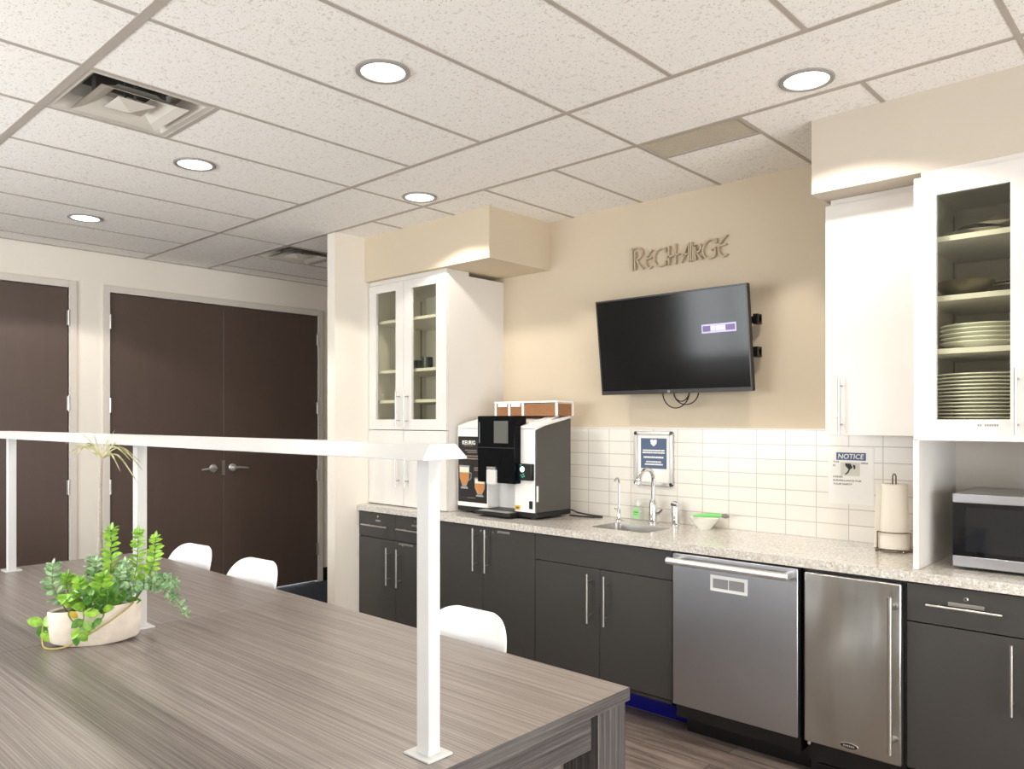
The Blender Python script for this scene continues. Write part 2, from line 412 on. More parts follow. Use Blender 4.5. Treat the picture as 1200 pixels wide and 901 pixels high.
# ---- windows (out of view, they let the daylight in)
def window(name, axis, pos, w, nm):
    a0, a1, z0, z1 = w; c = (a0 + a1) / 2; sgn = 1 if pos > 0 else -1
    def bb(b, d0, d1, e0, e1, f0, f1): return b.box(d0, d1, e0, e1, f0, f1) if axis == 'x' else b.box(e0, e1, d0, d1, f0, f1)
    t = struct(thing(name, (pos, c, z0) if axis == 'x' else (c, pos, z0), None, None))
    f = MB(); t_ = 0.05
    for q in ((a0, a1, z0, z0 + t_), (a0, a1, z1 - t_, z1), (a0, a0 + t_, z0, z1), (a1 - t_, a1, z0, z1)): bb(f, pos - 0.04, pos + 0.04, *q)
    for k in range(1, nm):
        ac = a0 + (a1 - a0) * k / nm; bb(f, pos - 0.03, pos + 0.03, ac - 0.02, ac + 0.02, z0, z1)
    struct(f.build('window_frame', M_POWDER, t, 0.002))
    struct(bb(MB(), pos - 0.004, pos + 0.004, a0 + 0.03, a1 - 0.03, z0 + 0.03, z1 - 0.03).build('pane', M_CLEAR, t, smooth=0))
    ld = bpy.data.lights.new('window_portal', 'AREA'); ld.shape = 'RECTANGLE'; ld.cycles.is_portal = True
    lo = bpy.data.objects.new('window_portal', ld); COL.objects.link(lo)
    if axis == 'x':
        lo.location = (pos + 0.08 * sgn, c, (z0 + z1) / 2); lo.rotation_euler = (0, PI / 2 * sgn, 0); ld.size, ld.size_y = z1 - z0, a1 - a0
    else:
        lo.location = (c, pos + 0.08 * sgn, (z0 + z1) / 2); lo.rotation_euler = (-PI / 2 * sgn, 0, 0); ld.size, ld.size_y = a1 - a0, z1 - z0
window('window_1', 'x', XR + 0.06, W1, 4)
window('fill_window', 'y', YF - 0.06, W2, 4)  # unseen, added to brighten the table and the steel fronts

# ---- doors
def lever(parent, y, z, s):
    """round rose with a lever running along y in direction s"""
    x = XD + 0.02 - 0.02
    b = MB(); R = Matrix.Rotation(PI / 2, 3, 'Y')
    b.lathe([(0.034, 0), (0.034, 0.008), (0.028, 0.016), (0.012, 0.018), (0.012, 0.05)], (x, y, z), 20, M=R)
    b.tube([(x + 0.05, y - 0.01 * s, z), (x + 0.055, y + 0.04 * s, z + 0.002), (x + 0.052, y + 0.12 * s, z - 0.006)], [0.011, 0.010, 0.007], 10)
    return b.build('lever_handle', mat('satin_aluminium', (222, 221, 219), 0.38, metal=0.85), parent)
def hinge(parent, y, z):
    b = MB(); b.rod((XD + 0.012, y, z - 0.055), (XD + 0.012, y, z + 0.055), 0.008, 10)
    b.box(XD, XD + 0.006, y - 0.012, y + 0.012, z - 0.052, z + 0.052)
    return b.build('hinge', M_STEEL, parent)
def door_frame(parent, y0, y1):
    b = MB(); w = 0.052
    for (a, c) in ((y0 - w, y0), (y1, y1 + w)): b.box(XD - 0.12, XD + 0.014, a, c, 0, DH + w)
    b.box(XD - 0.12, XD + 0.014, y0, y1, DH, DH + w)
    return b.build('door_frame', M_FRAME, parent, 0.003)

d = struct(thing('door_1', (XD, (D1[0] + D1[1]) / 2, 0), None, None))
door_frame(d, *D1)
lf = bx('door_leaf', M_DOOR, d, XD - 0.045, XD - 0.004, D1[0] + 0.004, D1[1] - 0.004, 0.012, DH - 0.004)
for z in (2.23, 1.61, 1.0, 0.3): hinge(d, D1[1] - 0.002, z)
d = struct(thing('door_2', (XD, (D2[0] + D2[1]) / 2, 0), None, None))
door_frame(d, *D2)
mid = 3.139
bx('door_leaf', M_DOOR, d, XD - 0.045, XD - 0.004, D2[0] + 0.004, mid - 0.002, 0.012, DH - 0.004)
bx('door_leaf', M_DOOR, d, XD - 0.045, XD - 0.004, mid + 0.002, D2[1] - 0.004, 0.012, DH - 0.004)
lever(d, 3.045, 1.09, -1); lever(d, 3.215, 1.09, 1)
bx('strike_plate', M_STEEL, d, XD - 0.005, XD - 0.001, mid - 0.012, mid + 0.012, 1.03, 1.15, 0.0005)
for y in (D2[0] + 0.002, D2[1] - 0.002):
    for z in (2.23, 1.60, 0.985, 0.3): hinge(d, y, z)

# ================================================================ CEILING FITTINGS
def downlight(x, y, label):
    t = thing('downlight', (x, y, CE), label, 'ceiling light', 'recessed ceiling downlights')
    r = MB(); seg = 40
    prof = [(0.098, 0.004), (0.098, -0.003), (0.092, -0.006), (0.080, -0.004), (0.078, 0.004)]
    rings = [[(x + a * math.cos(2 * PI * k / seg), y + a * math.sin(2 * PI * k / seg), CE + b_) for k in range(seg)] for a, b_ in prof]
    r.loft(rings, cap=False); r.build('trim_ring', M_RING, t)
    MB().lathe([(0.081, 0.002), (0.081, -0.0005), (0.07, -0.002), (0.02, -0.003)], (x, y, CE), 40).build('lens', M_BULB, t)
    ld = bpy.data.lights.new('downlight_beam', 'SPOT'); ld.energy = LAMP_W * 4; ld.color = LAMP_COL
    ld.spot_size = math.radians(128); ld.spot_blend = 0.14; ld.shadow_soft_size = 0.045
    lo = bpy.data.objects.new('downlight_beam', ld); COL.objects.link(lo); lo.parent = t; lo.location = (0, 0, -0.03)
    return t
downlight(-2.2375, 1.7375, 'round white downlight in the tile above the middle of the table')
downlight(-3.72, 1.7375, 'round white downlight in the tile beside the square air diffuser')
downlight(-5.205, 1.7375, 'round white downlight nearest the dark doors')
downlight(-1.145, 2.84, 'round white downlight close to the bulkhead above the right wall cabinets')
downlight(-3.34, 2.85, 'round white downlight close to the bulkhead above the left tall cabinet')
for (x, y) in ((-0.7525, 1.7375), (1.05, 2.84), (0.73, 1.7375), (2.2, 1.7375)):
    downlight(x, y, 'round white downlight in the ceiling behind the photographer')

def diffuser(name, V, label):
    x0, x1, y0, y1 = V; cx, cy = (x0 + x1) / 2, (y0 + y1) / 2; h = (x1 - x0) / 2 - 0.01
    t = thing(name, (cx, cy, CE), label, 'air vent', 'square ceiling air diffusers')
    def sq(r, z): return [(cx - r, cy - r, z), (cx + r, cy - r, z), (cx + r, cy + r, z), (cx - r, cy + r, z)]
    MB().loft([sq(h, CE + 0.003), sq(h - 0.025, CE + 0.003), sq(h - 0.07, CE + 0.05), sq(h - 0.075, CE + 0.10), sq(h - 0.073, CE + 0.10), sq(h - 0.066, CE + 0.05), sq(h - 0.02, CE + 0.006), sq(h, CE + 0.006)], cap=False).build('outer_frame', M_VENT, t, smooth=0)
    MB().loft([sq(h - 0.072, CE + 0.09), sq(h - 0.072, CE + 0.22), sq(h - 0.07, CE + 0.22), sq(h - 0.07, CE + 0.09)], cap=False).build('duct', M_DUCT, t, smooth=0)
    MB().box(cx - h + 0.07, cx + h - 0.07, cy - h + 0.07, cy + h - 0.07, CE + 0.22, CE + 0.225).build('damper', M_BLACK, t, smooth=0)
    a, b_ = h - 0.072, 0.082
    MB().loft([sq(a, CE - 0.012), sq(a - 0.035, CE + 0.000), sq(b_, CE + 0.028), sq(b_ - 0.01, CE + 0.045), sq(b_ - 0.008, CE + 0.046), sq(b_ + 0.004, CE + 0.032), sq(a - 0.03, CE + 0.004), sq(a, CE - 0.009)], cap=False).build('vane', M_VENT, t, smooth=0)
    MB().loft([sq(0.003, CE - 0.024), sq(b_ - 0.012, CE - 0.002), sq(b_ - 0.012, CE + 0.001)], cap=True).build('cone', M_VENT, t, smooth=0)
    for sx in (-1, 1):
        MB().box(cx + sx * 0.05 - 0.004, cx + sx * 0.05 + 0.004, cy - 0.004, cy + 0.004, CE + 0.0, CE + 0.22).build('hanger', M_DUCT, t, smooth=0)
        MB().box(cx - 0.004, cx + 0.004, cy + sx * (a - 0.03) - 0.006, cy + sx * (a - 0.03) + 0.006, CE + 0.002, CE + 0.12).build('hanger', M_DUCT, t, smooth=0)
    return t
M_VENT = mat('enamelled_vent', (206, 200, 190), 0.45)
M_DUCT = mat('duct_metal', (120, 116, 110), 0.5, metal=0.5)
diffuser('air_diffuser', VENT1, 'square white air diffuser in the ceiling above the left of the table')
diffuser('air_diffuser', VENT3, 'square air diffuser in the ceiling in front of the double doors')
t = thing('return_grille', ((VENT2[0] + VENT2[1]) / 2, 3.1, CE), 'narrow beige return air grille in the ceiling by the kitchen wall', 'air vent')
g = MB(); x0, x1, y0, y1 = VENT2[0] + 0.012, VENT2[1] - 0.012, VENT2[2] + 0.012, VENT2[3] - 0.012
for i in range(1, 44): xx = x0 + (x1 - x0) * i / 44; g.box(xx - 0.0008, xx + 0.0008, y0, y1, CE + 0.004, CE + 0.020)
for i in range(1, 20): yy = y0 + (y1 - y0) * i / 20; g.box(x0, x1, yy - 0.0008, yy + 0.0008, CE + 0.004, CE + 0.020)
g.build('eggcrate_core', mat('grille_beige', (206, 194, 174), 0.6), t, smooth=0)
MB().box(x0 - 0.01, x1 + 0.01, y0 - 0.01, y1 + 0.01, CE + 0.10, CE + 0.104).build('duct', mat('duct_lining', (150, 138, 118), 0.9), t, smooth=0)
g = MB()
for (a, b_, c, d_) in ((x0 - 0.012, x1 + 0.012, y0 - 0.012, y0), (x0 - 0.012, x1 + 0.012, y1, y1 + 0.012), (x0 - 0.012, x0, y0, y1), (x1, x1 + 0.012, y0, y1)): g.box(a, b_, c, d_, CE + 0.006, CE + 0.104)
g.build('grille_frame', mat('grille_beige', (206, 194, 174), 0.6), t, smooth=0)

# ================================================================ KITCHEN BASE RUN
FY = 3.19          # face of the base cabinets
def base_cab(x0, x1, label):
    t = thing('base_cabinet', ((x0 + x1) / 2, FY, 0), label, 'cabinet', 'charcoal base cabinets under the worktop')
    b = MB(); BK = YB - 0.03; b.box(x0, x0 + 0.016, FY + 0.02, BK, 0.140, 0.874); b.box(x1 - 0.016, x1, FY + 0.02, BK, 0.140, 0.874)
    b.box(x0, x1, FY + 0.02, BK, 0.140, 0.156); b.box(x0, x1, BK - 0.012, BK, 0.140, 0.874); b.box(x0, x1, FY + 0.02, FY + 0.03, 0.858, 0.874)
    b.box(x0, x1, FY + 0.03, FY + 0.05, 0.60, 0.72)
    b.build('carcass', M_CHAR, t, smooth=0)
    return t
def front(t, name, x0, x1, z0, z1): return bx(name, M_CHAR, t, x0 + 0.0015, x1 - 0.0015, FY, FY + 0.019, z0, z1, 0.001)
def plinth(t, x0, x1, m=None):
    return bx('toe_kick', m or M_DARK, t, x0, x1, 3.385, 3.40, 0, 0.142, 0)
HY = 3.15
# far left: two drawers over two doors
t = base_cab(-4.372, -3.578, 'charcoal base cabinet with two drawers, beside the white wing wall')
for (a, b_, hx) in ((-4.372, -3.976, -4.029), (-3.976, -3.578, -3.924)):
    dr = front(t, 'drawer', a, b_, 0.705, 0.868)
    c = (a + b_) / 2 + (0.015 if a < -4.2 else -0.01)
    bar_handle(dr, (c - 0.137, HY, 0.787), (c + 0.137, HY, 0.787), FY)
    lock(dr, c, FY, 0.845); bx('label_plate', M_STEEL, dr, c - 0.026, c + 0.026, FY - 0.003, FY, 0.812, 0.824, 0.0005)
    do = front(t, 'door', a, b_, 0.167, 0.700)
    bar_handle(do, (hx, HY, 0.412), (hx, HY, 0.657), FY)
    if a > -4.2:
        lock(do, -3.905, FY, 0.675); bx('label_plate', M_STEEL, do, -3.945, -3.80, FY - 0.003, FY, 0.682, 0.694, 0.0005)
plinth(t, -4.372, -3.578)
# two full-height doors
t = base_cab(-3.576, -2.779, 'charcoal base cabinet with two tall doors under the coffee machine')
for (a, b_, hx) in ((-3.576, -3.177, -3.224), (-3.177, -2.779, -3.127)):
    do = front(t, 'door', a, b_, 0.167, 0.868); bar_handle(do, (hx, HY, 0.612), (hx, HY, 0.859), FY)
    lock(do, hx + 0.03, FY, 0.843)
    if a > -3.3: bx('label_plate', M_STEEL, do, -3.06, -2.965, FY - 0.003, FY, 0.845, 0.858, 0.0005)
plinth(t, -3.576, -2.779)
# sink cabinet
t = base_cab(-2.777, -1.921, 'charcoal base cabinet with a blank top panel under the sink')
front(t, 'fascia_panel', -2.777, -1.921, 0.732, 0.868)
for (a, b_, hx) in ((-2.777, -2.343, -2.395), (-2.343, -1.921, -2.291)):
    do = front(t, 'door', a, b_, 0.167, 0.728); bar_handle(do, (hx, HY, 0.455), (hx, HY, 0.705), FY)
tk = plinth(t, -2.777, -1.925)
fl = MB().box(-2.777, -1.945, 3.382, 3.385, 0.0, 0.072).build('protective_film', M_BLUE, tk); fl['label'] = 'strip of bright blue protective film'
# right-hand drawer cabinet
t = base_cab(-0.902, -0.10, 'charcoal base cabinet with a wide drawer, right of the small fridge')
for (a, b_, hx) in ((-0.902, -0.501, -0.555), (-0.501, -0.10, -0.447)):
    dr = front(t, 'drawer', a, b_, 0.725, 0.868); c = -0.702 if a < -0.6 else -0.30
    bar_handle(dr, (c - 0.123, HY, 0.800), (c + 0.121, HY, 0.800), FY)
    bx('label_plate', M_STEEL, dr, c - 0.058, c + 0.058, FY - 0.004, FY, 0.802, 0.816, 0.0005); lock(dr, c, FY, 0.833)
    do = front(t, 'door', a, b_, 0.167, 0.720); bar_handle(do, (hx, HY, 0.455), (hx, HY, 0.703), FY)
plinth(t, -0.902, -0.10)

# worktop with a cut-out for the sink
SX0, SX1, SY0, SY1 = -2.53, -2.165, 3.345, 3.600
t = MB()
def ring_pts(x0, x1, y0, y1, r, n=6):
    P_ = []
    for (cx, cy, a0) in ((x1 - r, y1 - r, 0), (x0 + r, y1 - r, PI / 2), (x0 + r, y0 + r, PI), (x1 - r, y0 + r, 1.5 * PI)):
        for k in range(n + 1): a = a0 + PI / 2 * k / n; P_.append((cx + r * math.cos(a), cy + r * math.sin(a)))
    return P_
inner = ring_pts(SX0, SX1, SY0, SY1, 0.04)
xL, xR_ = -2.70, -2.0
def onrect(p):
    """push a point of the sink outline out onto the surrounding rectangle"""
    c = ((SX0 + SX1) / 2, (SY0 + SY1) / 2); dx, dy = p[0] - c[0], p[1] - c[1]; ks = []
    if dx > 1e-6: ks.append((xR_ - c[0]) / dx)
    if dx < -1e-6: ks.append((xL - c[0]) / dx)
    if dy > 1e-6: ks.append((YB - c[1]) / dy)
    if dy < -1e-6: ks.append((3.17 - c[1]) / dy)
    k = min(ks); return (c[0] + dx * k, c[1] + dy * k)
outer = [onrect(p) for p in inner]
for i in range(7): pass
for (xx, yy) in ((xR_, YB), (xL, YB), (xL, 3.17), (xR_, 3.17)):
    j = min(range(len(outer)), key=lambda q: (outer[q][0] - xx) ** 2 + (outer[q][1] - yy) ** 2); outer[j] = (xx, yy)
z0, z1 = 0.876, 0.914
n = len(inner)
T1 = [t.bm.verts.new((p[0], p[1], z1)) for p in outer]; T2 = [t.bm.verts.new((p[0], p[1], z1)) for p in inner]
B1 = [t.bm.verts.new((p[0], p[1], z0)) for p in outer]; B2 = [t.bm.verts.new((p[0], p[1], z0)) for p in inner]
for i in range(n):
    j = (i + 1) % n
    t.bm.faces.new([T1[i], T1[j], T2[j], T2[i]]); t.bm.faces.new([B1[j], B1[i], B2[i], B2[j]])
    t.bm.faces.new([T2[i], T2[j], B2[j], B2[i]])
    if abs(outer[i][1] - 3.17) < 1e-6 and abs(outer[j][1] - 3.17) < 1e-6: t.bm.faces.new([T1[j], T1[i], B1[i], B1[j]])
t.box(-4.374, xL, 3.17, YB, z0, z1); t.box(xR_, -0.10, 3.17, YB, z0, z1)
o = t.build('countertop', M_GRANITE, None, 0, smooth=0, at=(0, 0, 0))
tag(o, 'long speckled beige granite worktop along the kitchen wall', 'countertop')
s = MB(); zr = 0.874
rings = [[(p[0], p[1], 0.910) for p in ring_pts(SX0 + 0.0004, SX1 - 0.0004, SY0 + 0.0004, SY1 - 0.0004, 0.04)],
         [(p[0], p[1], zr) for p in ring_pts(SX0 + 0.002, SX1 - 0.002, SY0 + 0.002, SY1 - 0.002, 0.038)],
         [(p[0], p[1], zr - 0.15) for p in ring_pts(SX0 + 0.012, SX1 - 0.012, SY0 + 0.012, SY1 - 0.012, 0.045)],
         [(p[0], p[1], zr - 0.17) for p in ring_pts(SX0 + 0.05, SX1 - 0.05, SY0 + 0.05, SY1 - 0.05, 0.03)]]
s.loft(rings, cap=False); s.bm.faces.new([v for v in s.bm.verts][-n:])
t = thing('sink', ((SX0 + SX1) / 2, (SY0 + SY1) / 2, 0.70), 'small stainless steel undermount sink in the granite worktop', 'sink')
s.build('basin', M_STEEL, t)
MB().lathe([(0.04, 0), (0.04, 0.004), (0.03, 0.004), (0.02, 0.001)], ((SX0 + SX1) / 2, (SY0 + SY1) / 2, 0.704), 20).build('drain', M_CHROME, t)

# dishwasher
t = thing('dishwasher', (-1.609, 3.165, 0), 'stainless steel dishwasher between the sink cabinet and the small fridge', 'dishwasher')
bx('body', M_BLACK, t, -1.905, -1.314, 3.20, YB - 0.02, 0.10, 0.868, 0)
bx('door_panel', M_SS, t, -1.906, -1.313, 3.165, 3.20, 0.166, 0.868, 0.004)
hb = MB(); hb.tube([(-1.900, 3.105, 0.840), (-1.325, 3.105, 0.840)], 0.0165, 16)
for x in (-1.86, -1.345): hb.box(x - 0.012, x + 0.012, 3.105, 3.166, 0.828, 0.852)
hb.build('handle', mat('satin_aluminium', (222, 221, 219), 0.55, metal=0.7), t, 0.002)
pl = bx('badge_frame', mat('sticker_white', (226, 226, 224), 0.5), t, -1.711, -1.534, 3.1635, 3.1655, 0.722, 0.792, 0.0005)
bx('badge_face', mat('sticker_grey', (138, 138, 138), 0.5), pl, -1.697, -1.625, 3.1625, 3.164, 0.736, 0.778, 0)
bx('badge_face', mat('sticker_grey', (138, 138, 138), 0.5), pl, -1.620, -1.548, 3.1625, 3.164, 0.736, 0.778, 0)
bx('kick_plate', M_BLACK, t, -1.905, -1.314, 3.30, 3.32, 0.0, 0.16, 0.001)
for x in (-1.83, -1.345): MB().lathe([(0.005, 0), (0.005, 0.006)], (x, 3.30, 0.150), 10, M=Matrix.Rotation(PI / 2, 3, 'X')).build('screw', M_CHROME, t)
sm = MB(); sm.box(-1.312, -1.290, 3.22, 3.24, 0.16, 0.868)
for z in (0.30, 0.46, 0.66): sm.lathe([(0.004, 0), (0.003, 0.004)], (-1.303, 3.22, z), 8, M=Matrix.Rotation(PI / 2, 3, 'X'))
sm.build('side_gasket', M_BLACK, t)
# under-counter fridge
t = thing('mini_fridge', (-1.10, 3.165, 0), 'narrow stainless steel under-counter fridge with a long upright handle', 'fridge')
bx('body', M_BLACK, t, -1.284, -0.906, 3.205, YB - 0.02, 0.08, 0.868, 0)
bx('door_panel', M_SS2, t, -1.287, -0.914, 3.165, 3.205, 0.166, 0.861, 0.006)
hb = MB(); hb.rod((-0.937, 3.105, 0.818), (-0.937, 3.105, 0.227), 0.0085, 14)
for z in (0.775, 0.27): hb.lathe([(0.012, 0), (0.012, 0.012), (0.008, 0.02), (0.008, 0.06)], (-0.937, 3.166, z), 12, M=Matrix.Rotation(PI / 2, 3, 'X'))
hb.build('handle', M_STEEL, t)
bd = MB().lathe([(0.036, 0), (0.036, 0.002), (0.034, 0.003)], (-1.105, 3.165, 0.194), 28, M=Matrix.Rotation(PI / 2, 3, 'X') @ Matrix.Diagonal((1, 0.36, 1))).build('badge', M_CHROME, t)
MB().lathe([(0.033, 0.0), (0.033, 0.0042)], (-1.105, 3.165, 0.194), 28, M=Matrix.Rotation(PI / 2, 3, 'X') @ Matrix.Diagonal((1, 0.30, 1))).build('badge_face', M_BLACK, bd)
b = MB()
for i in range(6): b.box(-1.127 + i * 0.0075, -1.127 + i * 0.0075 + 0.005, 3.1602, 3.1612, 0.190, 0.1985)
b.build('badge_mark', M_CHROME, bd)
kp = MB(); kp.box(-1.284, -0.906, 3.23, 3.25, 0.01, 0.155)
for i in range(5): kp.box(-1.25, -0.95, 3.222, 3.23, 0.03 + i * 0.024, 0.042 + i * 0.024)
kp.build('grille', M_BLACK, t)
b = MB(); b.rod((-1.275, 3.19, 0.148), (-1.275, 3.19, 0.166), 0.008, 10); b.build('hinge_pin', M_CHROME, t)
for x in (-1.26, -0.93): MB().lathe([(0.018, 0), (0.018, 0.06), (0.01, 0.085)], (x, 3.30, 0), 12).build('foot', M_BLACK, t)

# ================================================================ WALL CABINETS
def glass_door(t, x0, x1, z0, z1, y, gx0, gx1, gz0, gz1, th=0.019):
    b = MB(); b.box(x0, gx0, y, y + th, z0, z1); b.box(gx1, x1, y, y + th, z0, z1)
    b.box(gx0, gx1, y, y + th, z0, gz0); b.box(gx0, gx1, y, y + th, gz1, z1)
    bmesh.ops.remove_doubles(b.bm, verts=b.bm.verts, dist=1e-6)
    dd = b.build('door', M_WHITE, t, smooth=0)
    MB().box(gx0 - 0.004, gx1 + 0.004, y + th - 0.004, y + th + 0.001, gz0 - 0.004, gz1 + 0.004).build('glass_pane', M_GLASS, dd, smooth=0)
    return dd
def carcass(t, x0, x1, y0, y1, z0, z1, shelves, th=0.018, div=None):
    b = MB(); b.box(x0, x0 + th, y0, y1, z0, z1); b.box(x1 - th, x1, y0, y1, z0, z1)
    b.box(x0 + th, x1 - th, y0, y1, z0, z0 + th); b.box(x0 + th, x1 - th, y0, y1, z1 - th, z1); b.box(x0 + th, x1 - th, y1 - 0.008, y1, z0 + th, z1 - th)
    for d_ in (div or []): b.box(d_ - th / 2, d_ + th / 2, y0 + 0.03, y1 - 0.008, z0 + th, z1 - th)
    b.build('carcass', M_WHITE, t, smooth=0)
    li = MB(); e = 0.0006
    xs = [x0 + th] + [q for d_ in (div or []) for q in (d_ - th / 2, d_ + th / 2)] + [x1 - th]
    for a, c in zip(xs[::2], xs[1::2]):
        for z in shelves: bx('shelf', M_WHITE, t, a + 0.001, c - 0.001, y0 + 0.022, y1 - 0.009, z - 0.02, z, 0.0006)
    for a, c in zip(xs[::2], xs[1::2]):
        for xx, sg in ((a, 1), (c, -1)):
            MB().box(xx if sg > 0 else xx - 0.003, xx + 0.003 if sg > 0 else xx, y1 - 0.065, y1 - 0.052, z0 + 0.05, z1 - 0.05).build('shelf_strip', mat('shelf_strip_metal', (150, 138, 112), 0.4, metal=0.6), t, smooth=0)

# left tall cabinet standing on the worktop
t = thing('tall_cabinet', (-3.976, 3.27, 0.914), 'tall white cabinet with two glass doors, standing on the left end of the worktop', 'cabinet')
CY = 3.27
carcass(t, -4.372, -3.578, CY + 0.02, YB, 1.43, 2.408, [1.623, 1.827, 2.167])
b = MB(); b.box(-4.372, -4.354, CY + 0.02, YB, 0.916, 1.43); b.box(-3.596, -3.578, CY + 0.02, YB, 0.916, 1.43); b.box(-4.354, -3.596, CY + 0.02, YB, 0.916, 0.934); b.box(-4.354, -3.596, YB - 0.01, YB, 0.934, 1.43)
b.build('lower_carcass', M_WHITE, t, smooth=0)
da = glass_door(t, -4.370, -3.997, 1.424, 2.405, CY, -4.290, -4.077, 1.492, 2.350)
db = glass_door(t, -3.993, -3.580, 1.424, 2.405, CY, -3.916, -3.674, 1.492, 2.350)
bar_handle(da, (-4.034, CY - 0.035, 1.449), (-4.034, CY - 0.035, 1.680), CY, 0.005)
bar_handle(db, (-3.948, CY - 0.035, 1.445), (-3.948, CY - 0.035, 1.679), CY, 0.005)
la = bx('door', M_WHITE, t, -4.370, -3.997, CY, CY + 0.019, 0.922, 1.419, 0.001)
lb = bx('door', M_WHITE, t, -3.993, -3.580, CY, CY + 0.019, 0.922, 1.419, 0.001)
bar_handle(la, (-4.040, CY - 0.035, 1.05), (-4.040, CY - 0.035, 1.29), CY, 0.005)
bar_handle(lb, (-3.948, CY - 0.035, 1.05), (-3.948, CY - 0.035, 1.29), CY, 0.005)
bx('filler_strip', M_WHITE, t, -4.372, -3.583, CY + 0.008, CY + 0.2, 2.409, 2.436, 0.0005)
# dark mugs on its middle shelf
MUG = None
M_MUG = mat('dark_green_glaze', (40, 50, 48), 0.25)
for i, (x, y, h) in enumerate(((-3.955, 3.37, 0.055), (-3.868, 3.365, 0.072), (-3.985, 3.47, 0.06))):
    t = thing('mug', (x, y, 1.827), ['short dark mug on the middle shelf of the tall glass cabinet, in front', 'taller dark mug on the middle shelf of the tall glass cabinet, at its right', 'dark mug at the back left of the middle shelf in the tall glass cabinet'][i], 'mug', 'dark mugs in the tall cabinet')
    MB().lathe([(0.030, 0), (0.036, 0.004), (0.038, h), (0.034, h), (0.032, 0.008), (0.005, 0.006)], (x, y, 1.828), 24).build('cup', M_MUG, t)
    MB().tube([(x + 0.034, y - 0.01, 1.828 + h * .8), (x + 0.055, y - 0.018, 1.828 + h * .75), (x + 0.058, y - 0.02, 1.828 + h * .4), (x + 0.034, y - 0.01, 1.828 + h * .22)], 0.005, 8).build('handle', M_MUG, t)

# right wall cabinets
t = thing('wall_cabinet', (-1.086, 3.38, 1.42), 'plain white wall cabinet with one solid door, above the notice sheet', 'cabinet')
b = MB(); b.box(-1.282, -0.89, 3.40, YB, 1.42, 2.409); b.build('carcass', M_WHITE, t, smooth=0)
dd = bx('door', M_WHITE, t, -1.281, -0.891, 3.38, 3.399, 1.421, 2.407, 0.001)
bar_handle(dd, (-1.211, 3.345, 1.428), (-1.211, 3.345, 1.670), 3.38, 0.005)
lock(dd, -1.232, 3.38, 1.504, 0.007)
bx('filler_strip', M_WHITE, t, -1.262, -0.89, 3.392, 3.60, 2.409, 2.431, 0.0005)

t = thing('glass_cabinet', (-0.495, 3.22, 0.914), 'white cabinet with glass doors holding plates, above the microwave', 'cabinet')
GY = 3.22
carcass(t, -0.886, -0.10, GY + 0.02, YB, 1.412, 2.408, [1.755, 1.955, 2.18], div=[-0.493])
dg = glass_door(t, -0.885, -0.497, 1.408, 2.405, GY, -0.808, -0.570, 1.487, 2.330)
dh = glass_door(t, -0.489, -0.101, 1.408, 2.405, GY, -0.412, -0.178, 1.487, 2.330)
bar_handle(dg, (-0.548, GY - 0.035, 1.431), (-0.548, GY - 0.035, 1.668), GY, 0.005)
bar_handle(dh, (-0.438, GY - 0.035, 1.431), (-0.438, GY - 0.035, 1.668), GY, 0.005)
b = MB()
for i in range(9):
    if i != 2: b.box(-0.672 + i * 0.0075, -0.672 + i * 0.0075 + 0.0055, GY - 0.0004, GY + 0.0004, 1.462, 1.470)
b.build('printed_mark', mat('grey_print', (150, 146, 138), 0.6), dg, smooth=0)
bx('filler_strip', M_WHITE, t, -0.865, -0.10, GY + 0.021, GY + 0.3, 2.409, 2.431, 0.0005)
bx('side_panel', M_WHITE, t, -0.888, -0.868, GY, YB, 0.915, 1.411, 0.001)
bx('side_panel', M_WHITE, t, -0.12, -0.10, GY, YB, 0.915, 1.411, 0.001)
bx('back_panel', M_WHITE, t, -0.868, -0.12, 3.765, YB, 0.915, 1.411, 0)

# ---- crockery behind the glass
M_PLATE = mat('white_china', (236, 236, 228), 0.22)
def plate_mesh(r, h):
    b = MB(); b.lathe([(0.02, 0.002), (r * .58, 0.0), (r * .60, 0.003), (r * .97, h), (r, h + 0.001), (r, h + 0.005), (r * .95, h + 0.005), (r * .60, 0.0065), (0.02, 0.006)], (0, 0, 0), 40)
    return b
p0 = None
NP = 17
for i in range(NP):
    z = 1.431 + i * 0.0137
    if p0 is None:
        p0 = plate_mesh(0.150, 0.007).build('dinner_plate', M_PLATE); o = p0
    else:
        o = p0.copy(); COL.objects.link(o)
    o.location = (-0.703 + random.uniform(-.002, .002), 3.435 + random.uniform(-.002, .002), z)
    pos = 'lowest plate in' if i == 0 else 'topmost plate in' if i == NP - 1 else '%s plate up in' % ['', 'second', 'third', 'fourth', 'fifth', 'sixth', 'seventh', 'eighth', 'ninth', 'tenth', 'eleventh', 'twelfth', 'thirteenth', 'fourteenth', 'fifteenth', 'sixteenth'][i]
    tag(o, 'white %s the tall stack in the glass cabinet' % pos, 'plate', 'white plates in the tall stack')
b0 = None
for i in range(5):
    z = 1.7565 + i * 0.0165
    if b0 is None:
        b0 = plate_mesh(0.143, 0.022).build('soup_plate', M_PLATE); o = b0
    else:
        o = b0.copy(); COL.objects.link(o)
    o.location = (-0.700 + random.uniform(-.003, .003), 3.43 + random.uniform(-.003, .003), z)
    pos = ['lowest', 'second from the bottom', 'middle', 'second from the top', 'topmost'][i]
    tag(o, 'deep white plate, %s of five above the tall stack' % pos, 'plate', 'deep plates in the short stack')
M_PAN = mat('polished_steel', (200, 196, 184), 0.14, metal=1.0)
M_DPAN = mat('dull_steel', (120, 114, 98), 0.35, metal=1.0)
